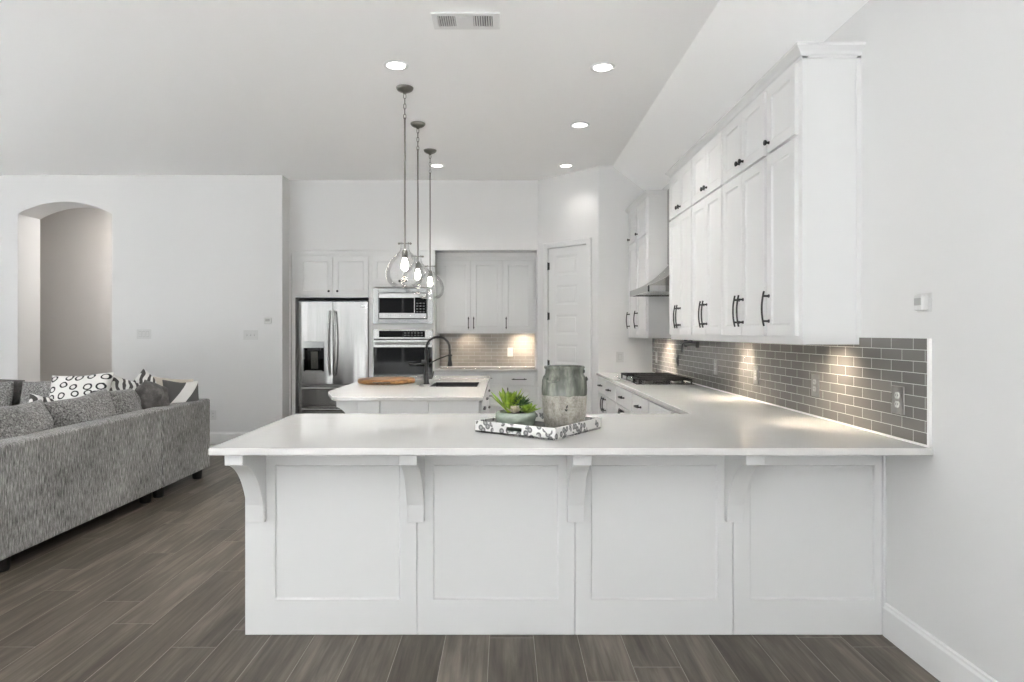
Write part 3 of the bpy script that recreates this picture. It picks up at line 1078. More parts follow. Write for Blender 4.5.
# ------------------------------------------------------------------ backsplashes
bs = thing('backsplash', 'glossy grey subway tile backsplash running along the right wall', 'backsplash', (0, 0, 0))
MB().box(RX - 0.010, RX - 0.0003, 2.668, YF - 0.0003, CT1 + 0.0075, 1.360).build('tile_field', 'tile_grey_side', bs)
MB().box(RX - 0.012, RX - 0.0003, 2.655, 2.668, CT1, 1.360).build('end_trim', 'grout_white', bs)
MB().box(RX - 0.014, RX - 0.0003, 2.655, YF - 0.0003, CT1 + 0.0002, CT1 + 0.0075).build('caulk_line', 'grout_white', bs)
bs = thing('backsplash', 'taupe grey subway tile backsplash behind the back counter', 'backsplash', (0, 0, 0))
MB().box(-0.899, 0.409, YN - 0.010, YN, CT1 + 0.0075, 1.40).build('tile_field', 'tile_grey_back', bs)
MB().box(-0.899, 0.409, YN - 0.012, YN, CT1 + 0.0002, CT1 + 0.0075).build('caulk_line', 'grout_white', bs)


# under-cabinet puck lights: fixture is part of nothing else, each a small thing
def puck(loc, label, power, wall_dir):
    t = thing('puck_light', label, 'light', loc, 0, 'puck lights under the wall cabinets')
    MB().lathe([(0.030, -0.008), (0.034, -0.006), (0.034, 0.0)], (0, 0, 0), 20).build('housing', 'plate_white', t)
    MB().lathe([(0.024, -0.0095), (0.024, -0.008)], (0, 0, 0), 20).build('lens', 'puck_glow', t)
    d = bpy.data.lights.new('puck_beam', 'SPOT')
    d.energy = power
    d.color = (1.0, 0.84, 0.66)
    d.spot_size = math.radians(135)
    d.spot_blend = 1.0
    d.shadow_soft_size = 0.03
    o = bpy.data.objects.new('puck_beam', d)
    COL.objects.link(o)
    o.parent = t
    o.location = (0, 0, -0.015)
    o.rotation_euler = (wall_dir[1] * 0.45, -wall_dir[0] * 0.45, 0)


PZ = UB + 0.02
puck((1.55, 6.84, PZ), 'small round puck light under the far cabinets beyond the hood', 80, (1, 0))
puck((1.55, 4.66, PZ), 'small round puck light under the middle of the near wall cabinets', 36, (1, 0))
puck((1.55, 3.34, PZ), 'small round puck light under the single-door end wall cabinet', 26, (1, 0))
puck((0.24, 8.77, 1.40), 'small round puck light under the wall cabinet next to the pantry', 26, (0, 1))
puck((-0.50, 8.77, 1.40), 'small round puck light under the two-door cabinet over the back counter', 9, (0, 1))

# ------------------------------------------------------------------ refrigerator
FX0, FX1, FY = -2.672, -1.762, 8.355
fr = thing('refrigerator', 'stainless french door refrigerator with a dispenser in its left door', 'refrigerator', ((FX0 + FX1) / 2, FY, 0))
hw = (FX1 - FX0) / 2
MB().box(-hw, hw, 0.075, 0.58, 0.02, 1.800).build('cabinet_body', 'dark_grey_plastic', fr)
MB().box(-hw + 0.02, hw - 0.02, 0.05, 0.10, 0.0, 0.06).build('kick_grille', 'dark_grey_plastic', fr)


def curved_door(x0, x1, z0, z1, hole=None):
    mb = MB()
    n = 8
    xs = [x0 + (x1 - x0) * i / n for i in range(n + 1)]
    if hole:
        xs = sorted(set(xs + [hole[0], hole[1]]))
    zs = [z0, z1] if not hole else [z0, hole[2], hole[3], z1]
    def fy(x):
        u_ = (x - (x0 + x1) / 2) / ((x1 - x0) / 2)
        e = max(0, abs(u_) - 0.9) / 0.1
        return 0.004 * u_ * u_ + 0.010 * e * e
    grid = {}
    vs, fs = [], []
    for i, x in enumerate(xs):
        for j, z in enumerate(zs):
            grid[i, j] = len(vs)
            vs.append((x, fy(x), z))
    for i in range(len(xs) - 1):
        for j in range(len(zs) - 1):
            if hole and hole[0] - 1e-6 <= xs[i] and xs[i + 1] <= hole[1] + 1e-6 and j == 1:
                continue
            fs.append((grid[i, j], grid[i + 1, j], grid[i + 1, j + 1], grid[i, j + 1]))
    mb.faces_from(vs, fs, True)
    nz_ = len(zs) - 1
    m_ = len(xs) - 1
    b0 = len(vs)
    edge_f = [vs[grid[i, 0]] for i in range(m_ + 1)]
    top_f = [vs[grid[i, nz_]] for i in range(m_ + 1)]
    for ring in (edge_f, top_f):
        vv_ = ring + [(p[0], 0.07, p[2]) for p in ring]
        k_ = len(ring)
        mb.faces_from(vv_, [(i, i + 1, k_ + i + 1, k_ + i) for i in range(k_ - 1)])
    for x, idx in ((x0, 0), (x1, m_)):
        mb.faces_from([(x, fy(x), z0), (x, 0.07, z0), (x, 0.07, z1), (x, fy(x), z1)], [(0, 1, 2, 3)])
    mb.faces_from([(x0, 0.07, z0), (x1, 0.07, z0), (x1, 0.07, z1), (x0, 0.07, z1)], [(0, 1, 2, 3)])
    return mb


DX0, DX1, DZ0, DZ1 = -hw + 0.083, -hw + 0.345, 0.885, 1.270
ld = curved_door(-hw + 0.004, -0.003, 0.725, 1.782, (DX0, DX1, DZ0, DZ1)).build('door', 'stainless', fr)
rd = curved_door(0.003, hw - 0.004, 0.725, 1.782).build('door', 'stainless', fr)
d1 = curved_door(-hw + 0.004, hw - 0.004, 0.455, 0.717).build('drawer', 'stainless', fr)
d2 = curved_door(-hw + 0.004, hw - 0.004, 0.06, 0.447).build('drawer', 'stainless', fr)
# dispenser
dp = MB()
dp.box(DX0, DX0 + 0.02, -0.004, 0.07, DZ0, DZ1).box(DX1 - 0.02, DX1, -0.004, 0.07, DZ0, DZ1)
dp.box(DX0 + 0.02, DX1 - 0.02, 0.055, 0.07, DZ0, DZ1 - 0.09)
dp.build('dispenser_recess', 'black_glass', ld)
MB().box(DX0, DX1, -0.006, 0.07, DZ1 - 0.085, DZ1).build('dispenser_panel', 'polished_steel', ld, bevel=0.003)
MB().box(DX0 + 0.05, DX1 - 0.05, 0.0, 0.05, DZ1 - 0.115, DZ1 - 0.085).build('dispenser_spout', 'dark_grey_plastic', ld)
MB().prism([(0.04, DZ0 + 0.03), (0.05, DZ0 + 0.03), (0.05, DZ1 - 0.13), (0.02, DZ1 - 0.13)], 'x', DX0 + 0.085, DX1 - 0.085).build('dispenser_paddle', 'polished_steel', ld)
MB().box(DX0 + 0.02, DX1 - 0.02, 0.0, 0.06, DZ0, DZ0 + 0.012).build('drip_tray', 'stainless', ld)
for s, par in ((-1, ld), (1, rd)):
    pts = []
    for i in range(15):
        tt = -1 + 2 * i / 14
        pts.append((s * (0.028 + 0.014 * (1 - tt * tt)), -0.030 - 0.030 * (1 - tt * tt), 1.25 + tt * 0.41))
    hb = MB().tube(pts, 0.014, 10)
    hb.cyl((s * 0.028, 0.002, 0.845), (s * 0.028, -0.034, 0.845), 0.012).cyl((s * 0.028, 0.002, 1.655), (s * 0.028, -0.034, 1.655), 0.012)
    hb.build('handle', 'polished_steel', par)
for par, z in ((d1, 0.672), (d2, 0.402)):
    hb = MB().tube([(-0.38 + 0.76 * i / 10, -0.045 - 0.015 * (1 - (i / 5 - 1) ** 2), z) for i in range(11)], 0.013, 10)
    hb.cyl((-0.36, 0.004, z), (-0.36, -0.046, z), 0.011).cyl((0.36, 0.004, z), (0.36, -0.046, z), 0.011)
    hb.build('handle', 'polished_steel', par)
MB().box(hw - 0.085, hw - 0.03, 0.0005, 0.004, 1.715, 1.730).build('badge', 'badge_grey', rd)

# ------------------------------------------------------------------ microwave and oven
OX = -1.720 + 0.409
YA = YC - 0.012
mw = thing('microwave', 'built-in stainless microwave with a trim frame, above the wall oven', 'microwave', (OX, YA, 1.495))
mb = MB()
W2, H2 = 0.386, 0.46
ix, iz0, iz1 = 0.312, 0.065, 0.400
mb.box(-W2, -ix, -0.012, 0.012, 0.0, H2 + 0.0).box(ix, W2, -0.012, 0.012, 0, H2)
mb.box(-ix, ix, -0.012, 0.012, 0.0, iz0).box(-ix, ix, -0.012, 0.012, iz1, H2)
mb.build('trim_frame', 'polished_steel', mw, bevel=0.004)
MB().box(-ix + 0.002, ix - 0.002, 0.0, 0.40, iz0 + 0.002, iz1 - 0.002).build('case', 'dark_grey_plastic', mw)
dr = MB().box(-ix + 0.006, ix - 0.006, -0.028, 0.0, iz0 + 0.006, iz1 - 0.006).build('door', 'stainless', mw, bevel=0.004)
MB().box(-ix + 0.010, 0.145, -0.031, -0.027, 0.140, 0.335).build('window_glass', 'black_glass', dr)
cp = MB().box(0.155, ix - 0.010, -0.031, -0.027, 0.135, 0.340).build('control_panel', 'black_glass', dr)
for r in range(4):
    for c in range(3):
        MB().box(0.175 + c * 0.042, 0.197 + c * 0.042, -0.0322, -0.0305, 0.150 + r * 0.036, 0.162 + r * 0.036).build('button', 'vent_dark', cp)

ov = thing('wall_oven', 'built-in wall oven with black glass door and steel handle, under the microwave', 'oven', (OX, YA, 0.662))
MB().box(-0.378, 0.378, 0.012, 0.50, 0.0, 0.762).build('case', 'dark_grey_plastic', ov)
MB().box(-0.384, 0.384, -0.018, 0.012, 0.640, 0.762).build('control_fascia', 'stainless', ov, bevel=0.003)
dsp = MB().box(-0.305, 0.285, -0.021, -0.017, 0.662, 0.745).build('display', 'black_glass', ov)
for r in range(2):
    for c in range(6):
        MB().box(0.02 + c * 0.042, 0.045 + c * 0.042, -0.0222, -0.0205, 0.680 + r * 0.032, 0.691 + r * 0.032).build('button', 'vent_dark', dsp)
od = MB().box(-0.384, 0.384, -0.022, 0.010, 0.045, 0.630).build('door', 'stainless', ov, bevel=0.003)
MB().box(-0.376, 0.376, -0.025, -0.021, 0.05, 0.535).build('door_glass', 'black_glass', od)
hb = MB().tube([(-0.345, -0.072, 0.585), (0.345, -0.072, 0.585)], 0.015, 12)
hb.cyl((-0.31, -0.02, 0.585), (-0.31, -0.072, 0.585), 0.011).cyl((0.31, -0.02, 0.585), (0.31, -0.072, 0.585), 0.011)
hb.build('handle', 'polished_steel', od)
MB().box(-0.384, 0.384, -0.012, 0.012, 0.0, 0.040).build('lower_vent', 'stainless', ov)

# ------------------------------------------------------------------ range hood
HY0, HY1 = 5.75, 6.565
hd = thing('range_hood', 'stainless range hood with a sweeping canopy between the two groups of wall cabinets', 'hood', (RX, HY1, 1.747), -PI / 2)
L = HY1 - HY0
# canopy: near-straight slope from the lip to the wall; local x along the wall (towards camera), -y into the room
dep, lip = RX - 1.265, 0.055
prof = [(-dep, 0.02), (-dep, lip)]
for i in range(1, 11):
    tt = i / 10
    prof.append((-dep + dep * tt, lip + 0.31 * tt + 0.06 * tt * tt - 0.045 * math.sin(PI * tt)))
prof += [(0, 0.02)]
MB().prism(prof, 'x', 0.004, L - 0.004).build('canopy', 'stainless_dark', hd)
MB().box(0, L, -dep - 0.004, -dep + 0.012, 0, lip).box(0, 0.012, -dep, 0, 0, lip).box(L - 0.012, L, -dep, 0, 0, lip).build('lip', 'polished_steel', hd)
MB().box(0.012, L - 0.012, -dep + 0.012, 0, 0.012, 0.020).build('filter', 'stainless', hd)
MB().box(0.24, L - 0.24, -0.165, 0, 0.30, 1.02).build('flue', 'stainless', hd)
MB().lathe([(0.03, 0.016), (0.03, 0.020)], (0.2, -dep + 0.1, 0), 16).build('lamp', 'puck_glow', hd)
MB().lathe([(0.03, 0.016), (0.03, 0.020)], (L - 0.2, -dep + 0.1, 0), 16).build('lamp', 'puck_glow', hd)

# ------------------------------------------------------------------ cooktop
KY0, KY1, KX0, KX1 = 5.80, 6.73, 1.165, 1.695
ck = thing('cooktop', 'stainless gas cooktop with black cast iron grates on the right worktop', 'cooktop', (KX0, KY1, CT1), -PI / 2)
CW, CD = KY1 - KY0, KX1 - KX0
MB().box(0, CW, 0, CD, 0, 0.010).build('deck', 'stainless', ck, bevel=0.003)
burn = [(0.16, 0.15), (0.16, 0.39), (CW / 2, 0.30), (CW - 0.16, 0.15), (CW - 0.16, 0.39)]
for i, (bx_, by_) in enumerate(burn):
    r = 0.055 if i == 2 else 0.040
    o = MB().lathe([(r, 0.010), (r, 0.022), (r * 0.9, 0.025), (r * 0.5, 0.026)], (bx_, by_, 0), 20).build('burner', 'nickel', ck)
    MB().lathe([(r * 0.75, 0.026), (r * 0.78, 0.033), (r * 0.6, 0.036)], (bx_, by_, 0), 20).build('burner_cap', 'cast_iron', o)
for g in range(3):
    x0 = 0.012 + g * (CW - 0.02) / 3
    x1 = x0 + (CW - 0.02) / 3 - 0.006
    y0, y1 = (0.035, CD - 0.02) if g != 1 else (0.11, CD - 0.02)
    mb = MB()
    z0, z1 = 0.040, 0.057
    bw = 0.013
    mb.box(x0, x1, y0, y0 + bw, z0, z1).box(x0, x1, y1 - bw, y1, z0, z1).box(x0, x0 + bw, y0, y1, z0, z1).box(x1 - bw, x1, y0, y1, z0, z1)
    mb.box(x0, x1, (y0 + y1) / 2 - bw / 2, (y0 + y1) / 2 + bw / 2, z0, z1)
    for q in (0.3, 0.7):
        xm = x0 + (x1 - x0) * q
        mb.box(xm - bw / 2, xm + bw / 2, y0, y1, z0 + 0.002, z1 + 0.003)
    for fx in (x0, x1 - bw):
        for fy in (y0, y1 - bw):
            mb.box(fx, fx + bw, fy, fy + bw, 0.009, z0)
    mb.build('grate', 'cast_iron', ck)
for i in range(5):
    kx = CW / 2 - 0.13 + i * 0.065
    MB().lathe([(0.021, 0.010), (0.021, 0.014), (0.017, 0.016), (0.016, 0.034), (0.013, 0.037)], (kx, 0.055, 0), 16).build('knob', 'polished_steel', ck)

# pot filler
pf = thing('pot_filler', 'black folding pot filler faucet on the tiled wall above the cooktop', 'faucet', (RX - 0.0105, 6.06, 1.295))
mb = MB()
mb.cyl((0.0, 0, 0), (-0.012, 0, 0), 0.034).cyl((-0.01, 0, 0), (-0.06, 0, 0), 0.014).cyl((-0.05, 0, -0.045), (-0.05, 0, 0.045), 0.017)
mb.build('wall_flange', 'black_metal', pf)
MB().tube([(-0.05, 0, -0.02), (-0.055, -0.20, -0.02), (-0.06, -0.40, -0.02)], 0.011, 10).cyl((-0.06, -0.40, -0.045), (-0.06, -0.40, 0.01), 0.016).build('arm', 'black_metal', pf)
MB().tube([(-0.06, -0.40, 0.0), (-0.09, -0.30, 0.0), (-0.105, -0.16, 0.0), (-0.11, -0.12, -0.015), (-0.11, -0.105, -0.05), (-0.11, -0.105, -0.09)], 0.010, 10).build('spout', 'black_metal', pf)

# ------------------------------------------------------------------ outlets and switches
def plate(name, label, cat, loc, rotz, gangs, kind, mats, group, pw=0.075, ph=0.12):
    """plate in local xz facing -y"""
    t = thing(name, label, cat, loc, rotz, group)
    W = pw + 0.046 * (gangs - 1)
    MB().box(-W / 2, W / 2, -0.006, 0, -ph / 2, ph / 2).build('cover_plate', mats[0], t, bevel=0.003)
    for g in range(gangs):
        cx = (g - (gangs - 1) / 2) * 0.046
        if kind == 'outlet':
            for s in (-1, 1):
                mb = MB()
                pts = []
                for i in range(20):
                    a = 2 * PI * i / 20
                    pts.append((cx + 0.0165 * math.cos(a), s * 0.0195 + max(-0.0135, min(0.0135, 0.0175 * math.sin(a)))))
                mb.prism(pts, 'y', -0.009, -0.005)
                so = mb.build('socket', mats[1], t)
                MB().box(cx - 0.008, cx - 0.0055, -0.0094, -0.0085, s * 0.0195 - 0.003, s * 0.0195 + 0.006).box(cx + 0.0055, cx + 0.008, -0.0094, -0.0085, s * 0.0195 - 0.003, s * 0.0195 + 0.006).build('slots', 'slot_dark', so)
        elif kind == 'rocker':
            MB().box(cx - 0.0165, cx + 0.0165, -0.0075, -0.005, -0.034, 0.034).build('rocker_frame', 'plate_line', t)
            MB().prism([(-0.0075, -0.031), (-0.011, -0.031), (-0.0078, 0.031), (-0.0075, 0.031)], 'x', cx - 0.0145, cx + 0.0145).build('rocker', mats[1], t)
        else:
            MB().box(cx - 0.005, cx + 0.005, -0.008, -0.005, -0.012, 0.012).build('toggle_slot', 'plate_line', t)
            MB().box(cx - 0.004, cx + 0.004, -0.016, -0.006, 0.0, 0.008).build('toggle', mats[1], t)
    return t


G1 = 'outlets on the right backsplash'
TX = RX - 0.0102
plate('wall_outlet', 'steel-plated outlet on the tiles nearest the near end of the backsplash', 'outlet', (TX, 2.862, 1.088), -PI / 2, 1, 'outlet', ('plate_steel', 'plate_white'), G1, 0.088, 0.124)
plate('wall_outlet', 'steel-plated outlet on the tiles below the single-door end wall cabinet', 'outlet', (TX, 3.626, 1.09), -PI / 2, 1, 'outlet', ('plate_steel', 'plate_white'), G1, 0.088, 0.124)
plate('wall_outlet', 'steel-plated outlet on the right tiles, third from the near end', 'outlet', (TX, 4.48, 1.09), -PI / 2, 1, 'outlet', ('plate_steel', 'plate_white'), G1, 0.088, 0.124)
plate('wall_outlet', 'steel-plated outlet on the right tiles just nearer than the cooktop', 'outlet', (TX, 5.34, 1.10), -PI / 2, 1, 'outlet', ('plate_steel', 'plate_white'), G1, 0.088, 0.124)
plate('wall_switch', 'dark switch on the right tiles above the cooktop', 'switch', (TX, 6.54, 1.11), -PI / 2, 1, 'rocker', ('dark_grey_plastic', 'dark_grey_plastic'), None, 0.085, 0.12)  # plate colour darkened to stand in for a dark reflection
plate('wall_outlet', 'pale outlet on the right tiles in the far corner', 'outlet', (TX, 7.42, 1.10), -PI / 2, 1, 'outlet', ('plate_steel', 'plate_white'), G1, 0.085, 0.12)
plate('wall_switch', 'white switch plate on the white end wall left of the cooktop', 'switch', (1.353, YF - 0.0002, 1.097), 0, 1, 'rocker', ('plate_white', 'plate_white'), None, 0.09, 0.124)
plate('wall_outlet', 'white outlet on the back tiles below the single-door wall cabinet', 'outlet', (0.07, YN - 0.0102, 1.115), 0, 1, 'outlet', ('plate_white', 'plate_white'), None, 0.075, 0.12)
plate('wall_switch', 'white multi-gang switch plate on the living room wall beside the archway', 'switch', (-4.48, YL - 0.0002, 1.365), 0, 3, 'rocker', ('plate_white', 'plate_white'), None, 0.09, 0.12)
plate('wall_switch', 'white multi-gang switch plate on the living room wall near the kitchen corner', 'switch', (-3.155, YL - 0.0002, 1.355), 0, 3, 'toggle', ('plate_white', 'plate_white'), None, 0.09, 0.12)
plate('wall_outlet', 'white outlet low on the living room wall behind the sofa corner', 'outlet', (-3.62, YL - 0.0002, 0.36), 0, 1, 'outlet', ('plate_white', 'plate_white'), None, 0.075, 0.12)

th = thing('thermostat', 'small white thermostat on the living room wall near the kitchen corner', 'thermostat', (-2.94, YL - 0.0002, 1.53))
MB().box(-0.045, 0.045, -0.022, 0, -0.04, 0.04).build('housing', 'plate_white', th, bevel=0.006)
MB().box(-0.028, 0.028, -0.0235, -0.021, -0.008, 0.026).build('screen', 'plate_line', th)
sn = thing('wall_sensor', 'small white sensor box on the right wall above the end of the backsplash', 'sensor', (RX - 0.0002, 2.70, 1.508), -PI / 2)
MB().box(-0.030, 0.030, -0.030, 0, -0.033, 0.033).build('housing', 'plate_white', sn, bevel=0.007, seg=3)
MB().box(-0.022, 0.022, -0.0315, -0.029, -0.010, 0.020).build('grille', 'plate_line', sn, bevel=0.001)
MB().box(-0.045, 0.045, -0.004, 0, -0.040, 0.040).build('back_plate', 'plate_white', sn, bevel=0.002)

# ------------------------------------------------------------------ ceiling fixtures
DL = [(-0.797, 4.755, 'recessed downlight nearest the viewer, left of the three pendants'),
      (0.72, 4.79, 'recessed downlight nearest the viewer on the right side of the ceiling'),
      (0.706, 6.12, 'middle recessed downlight of the three on the right'),
      (0.714, 7.61, 'recessed downlight farthest back in front of the pantry wall'),
      (-0.80, 7.61, 'recessed downlight farthest back behind the pendant rods')]
first = None
for x, y, lab in DL:
    if first is None:
        t = thing('downlight', lab, 'light', (x, y, CZ), 0, 'recessed downlights in the ceiling')
        MB().lathe([(0.066, -0.001), (0.070, -0.006), (0.084, -0.009), (0.090, -0.005), (0.091, 0.0)], (0, 0, 0), 36, cap=False).build('trim_ring', 'trim_white', t)
        MB().lathe([(0.0675, -0.0035), (0.0675, -0.0005)], (0, 0, 0), 36).build('lens', 'downlight_glow', t)
        first = t
    else:
        t = copy_tree(first)
        t.location = (x, y, CZ)
        t['label'] = lab
    d = bpy.data.lights.new('downlight_beam', 'AREA')
    d.shape = 'DISK'
    d.size = 0.13
    d.energy = {4.755: 30, 4.79: 15, 6.12: 20}.get(y, 2.4 if x > 0 else 7)
    d.color = (1.0, 0.965, 0.92)
    d.spread = math.radians(105)
    o = bpy.data.objects.new('downlight_beam', d)
    COL.objects.link(o)
    o.location = (x, y, CZ - 0.012)
# unseen downlight added to light the hall beyond the archway
hl = thing('downlight', 'recessed downlight in the hall ceiling beyond the archway', 'light', (-5.0, 9.2, CZ), 0)
MB().lathe([(0.066, -0.001), (0.070, -0.006), (0.084, -0.009), (0.091, 0.0)], (0, 0, 0), 24, cap=False).build('trim_ring', 'trim_white', hl)
MB().lathe([(0.0675, -0.0035), (0.0675, -0.0005)], (0, 0, 0), 24).build('lens', 'downlight_glow', hl)
o = area('downlight_beam', (-5.0, 9.2, CZ - 0.012), (0, 0, 0), 0.13, 0.13, 60, (1.0, 0.96, 0.91), 'DISK')

vt = thing('ceiling_vent', 'white rectangular air vent with louvres in the ceiling', 'vent', (-0.243, 4.07, CZ))
mb = MB().slab([(-0.21, -0.105), (0.21, -0.105), (0.21, 0.105), (-0.21, 0.105)],
               [[(-0.175, -0.07), (-0.065, -0.07), (-0.065, 0.07), (-0.175, 0.07)], [(0.045, -0.07), (0.165, -0.07), (0.165, 0.07), (0.045, 0.07)]], -0.010, 0.0)
mb.build('face_plate', 'trim_white', vt, bevel=0.003)
for xa, xb in ((-0.175, -0.065), (0.045, 0.165)):
    MB().box(xa, xb, -0.07, 0.07, -0.002, -0.0005).build('duct', 'vent_dark', vt)
MB().box(-0.045, 0.03, -0.06, 0.06, -0.0135, -0.009).build('centre_plate', 'trim_white', vt, bevel=0.002)
for xa, xb in ((-0.175, -0.065), (0.045, 0.165)):
    mb = MB()
    n = 8
    for i in range(n):
        x = xa + (xb - xa) * (i + 0.5) / n
        mb.prism([(x - 0.004, -0.012), (x - 0.0015, -0.012), (x + 0.004, -0.002), (x + 0.0015, -0.002)], 'y', -0.07, 0.07)
    mb.build('louvres', 'trim_white', vt)

# ------------------------------------------------------------------ pendants
pd = thing('pendant_light', 'clear glass pendant light nearest the viewer', 'light', (-0.80, 5.19, CZ), 0, 'glass pendants over the island')
MB().lathe([(0.005, -0.052), (0.012, -0.050), (0.018, -0.040), (0.040, -0.034), (0.060, -0.022), (0.068, -0.010), (0.070, 0.0)], (0, 0, 0), 32).build('canopy', 'nickel', pd)
mb = MB()
z = -0.048
for i in range(5):
    pts = []
    for k_ in range(14):
        a = 2 * PI * k_ / 14
        u_, v_ = 0.010 * math.cos(a), 0.024 * math.sin(a)
        pts.append((u_, 0, z - 0.020 + v_) if i % 2 == 0 else (0, u_, z - 0.020 + v_))
    mb.tube(pts, 0.003, 6, closed=True)
    z -= 0.041
mb.build('chain', 'nickel', pd)
GT = -1.245     # crossbar height
MB().cyl((0, 0, z + 0.012), (0, 0, GT - 0.05), 0.0075, n=10).build('rod', 'nickel', pd)
mb = MB().cyl((-0.046, 0, GT), (0.046, 0, GT), 0.004, n=8)
for s in (-1, 1):
    mb.lathe([(0.002, -0.009), (0.008, -0.006), (0.010, 0), (0.008, 0.006), (0.002, 0.009)], (s * 0.046, 0, GT), 12)
mb.build('crossbar', 'nickel', pd)
MB().lathe([(0.012, GT - 0.045), (0.020, GT - 0.055), (0.024, GT - 0.070), (0.024, GT - 0.112), (0.020, GT - 0.116)], (0, 0, 0), 20).build('socket', 'nickel', pd)
MB().lathe([(0.013, GT - 0.114), (0.017, GT - 0.128), (0.026, GT - 0.160), (0.029, GT - 0.180), (0.026, GT - 0.200), (0.016, GT - 0.214), (0.004, GT - 0.219)], (0, 0, 0), 20).build('bulb', 'bulb_glow', pd)
sh = MB().lathe([(0.036, GT + 0.010), (0.034, GT - 0.004), (0.034, GT - 0.035), (0.042, GT - 0.060), (0.068, GT - 0.090), (0.105, GT - 0.125), (0.135, GT - 0.170), (0.150, GT - 0.225), (0.148, GT - 0.270), (0.132, GT - 0.310), (0.104, GT - 0.338), (0.088, GT - 0.346)],
                (0, 0, 0), 40, cap=False).build('glass_shade', 'clear_glass', pd)
so = sh.modifiers.new('wall', 'SOLIDIFY')
so.thickness = 0.003
for (x, y, lab) in ((-0.815, 6.08, 'clear glass pendant light in the middle of the row of three'), (-0.803, 6.97, 'clear glass pendant light farthest from the viewer')):
    c = copy_tree(pd)
    c.location = (x, y, CZ)
    c['label'] = lab

# ------------------------------------------------------------------ sink, faucet, board
sk = thing('sink', 'dark undermount sink basin set in the island top', 'sink', (SKX0, SKY0, 0.67))
sw, sd = SKX1 - SKX0, SKY1 - SKY0
mb = MB()
mb.box(-0.012, sw + 0.012, -0.012, sd + 0.012, 0.0, 0.012).box(-0.012, 0.0, -0.012, sd + 0.012, 0.012, 0.2425).box(sw, sw + 0.012, -0.012, sd + 0.012, 0.012, 0.2425)
mb.box(0, sw, -0.012, 0, 0.012, 0.2425).box(0, sw, sd, sd + 0.012, 0.012, 0.2425)
mb.build('basin', 'sink_dark', sk)
MB().lathe([(0.045, 0.012), (0.045, 0.015), (0.02, 0.016)], (sw / 2, sd / 2, 0), 20).build('drain', 'nickel', sk)

fc = thing('kitchen_faucet', 'matte black spring neck kitchen faucet beside the island sink', 'faucet', (-0.718, 5.95, CT1), 0)
MB().lathe([(0.030, 0), (0.030, 0.008), (0.024, 0.012), (0.022, 0.10), (0.020, 0.105)], (0, 0, 0), 20).build('base', 'black_metal', fc)
MB().cyl((0, 0, 0.10), (0, 0, 0.315), 0.0165, n=14).build('riser', 'black_metal', fc)
arc_pts = [(0, 0, 0.31), (0, 0, 0.33)]
for i in range(17):
    a = PI - PI * 1.0 * i / 16
    arc_pts.append((0.105 + 0.105 * math.cos(a), 0, 0.335 + 0.095 * math.sin(a)))
arc_pts += [(0.212, 0, 0.30), (0.214, 0, 0.275)]
MB().tube(arc_pts, 0.009, 10).build('hose', 'black_metal', fc)
# spring coil
cl = [Vector(p) for p in arc_pts]
seglen = [0]
for i in range(1, len(cl)):
    seglen.append(seglen[-1] + (cl[i] - cl[i - 1]).length)
pts = []
turns = 34
for i in range(turns * 8):
    s_ = seglen[-1] * i / (turns * 8 - 1)
    j = max(k_ for k_ in range(len(seglen)) if seglen[k_] <= s_ + 1e-9)
    j = min(j, len(cl) - 2)
    f_ = (s_ - seglen[j]) / (seglen[j + 1] - seglen[j])
    p = cl[j].lerp(cl[j + 1], f_)
    d = (cl[j + 1] - cl[j]).normalized()
    n1 = Vector((0, 1, 0))
    n2 = d.cross(n1)
    a = 2 * PI * i / 8
    pts.append(p + (n1 * math.cos(a) + n2 * math.sin(a)) * 0.0125)
MB().tube(pts, 0.0022, 5).build('spring', 'black_metal', fc)
MB().lathe([(0.010, 0.278), (0.014, 0.27), (0.015, 0.215), (0.021, 0.18), (0.022, 0.165), (0.018, 0.162)], (0.214, 0, 0), 18).build('spray_head', 'black_metal', fc)
MB().tube([(0, 0, 0.175), (0.10, 0, 0.225), (0.195, 0, 0.262)], 0.006, 8).lathe([(0.022, 0.255), (0.022, 0.27)], (0.214, 0, 0), 16).build('support_arm', 'black_metal', fc)
MB().cyl((0.0, -0.0, 0.06), (0.052, 0.0, 0.06), 0.017, n=14).tube([(0.05, 0, 0.06), (0.06, 0, 0.085), (0.066, 0, 0.12)], [0.008, 0.007, 0.005], 8).build('lever', 'black_metal', fc)
MB().cyl((-0.002, 0, 0.20), (-0.045, 0, 0.20), 0.021, n=14).tube([(-0.04, 0, 0.185), (-0.11, 0, 0.178), (-0.16, 0, 0.182)], 0.007, 8).build('side_spout', 'black_metal', fc)  # side handle: round body with a horizontal bar
tag(MB().lathe([(0.026, 0), (0.026, 0.006), (0.022, 0.008), (0.016, 0.009), (0.016, 0.014), (0.012, 0.015)], (-0.735, 5.72, CT1), 20).build('air_switch', 'black_metal'), 'small round black button on the island top beside the faucet', 'button')

bd = thing('cutting_board', 'round wooden cutting board lying on the left of the island top', 'cutting board', (-1.105, 6.07, CT1), 0.3)
MB().lathe([(0.235, 0.0), (0.258, 0.005), (0.265, 0.014), (0.265, 0.032), (0.258, 0.041), (0.240, 0.043), (0.10, 0.043)], (0, 0, 0), 56).build('board', 'board_wood', bd)
pts = [(0.2655 * math.cos(a), 0.2655 * math.sin(a)) for a in [(-PI / 2 - 0.3) - 0.30 + 0.6 * i / 10 for i in range(11)]]
mb = MB()
mb.tube([(p[0], p[1], 0.021) for p in pts], 0.0055, 8)
mb.build('grip_slot', 'slot_dark', bd)

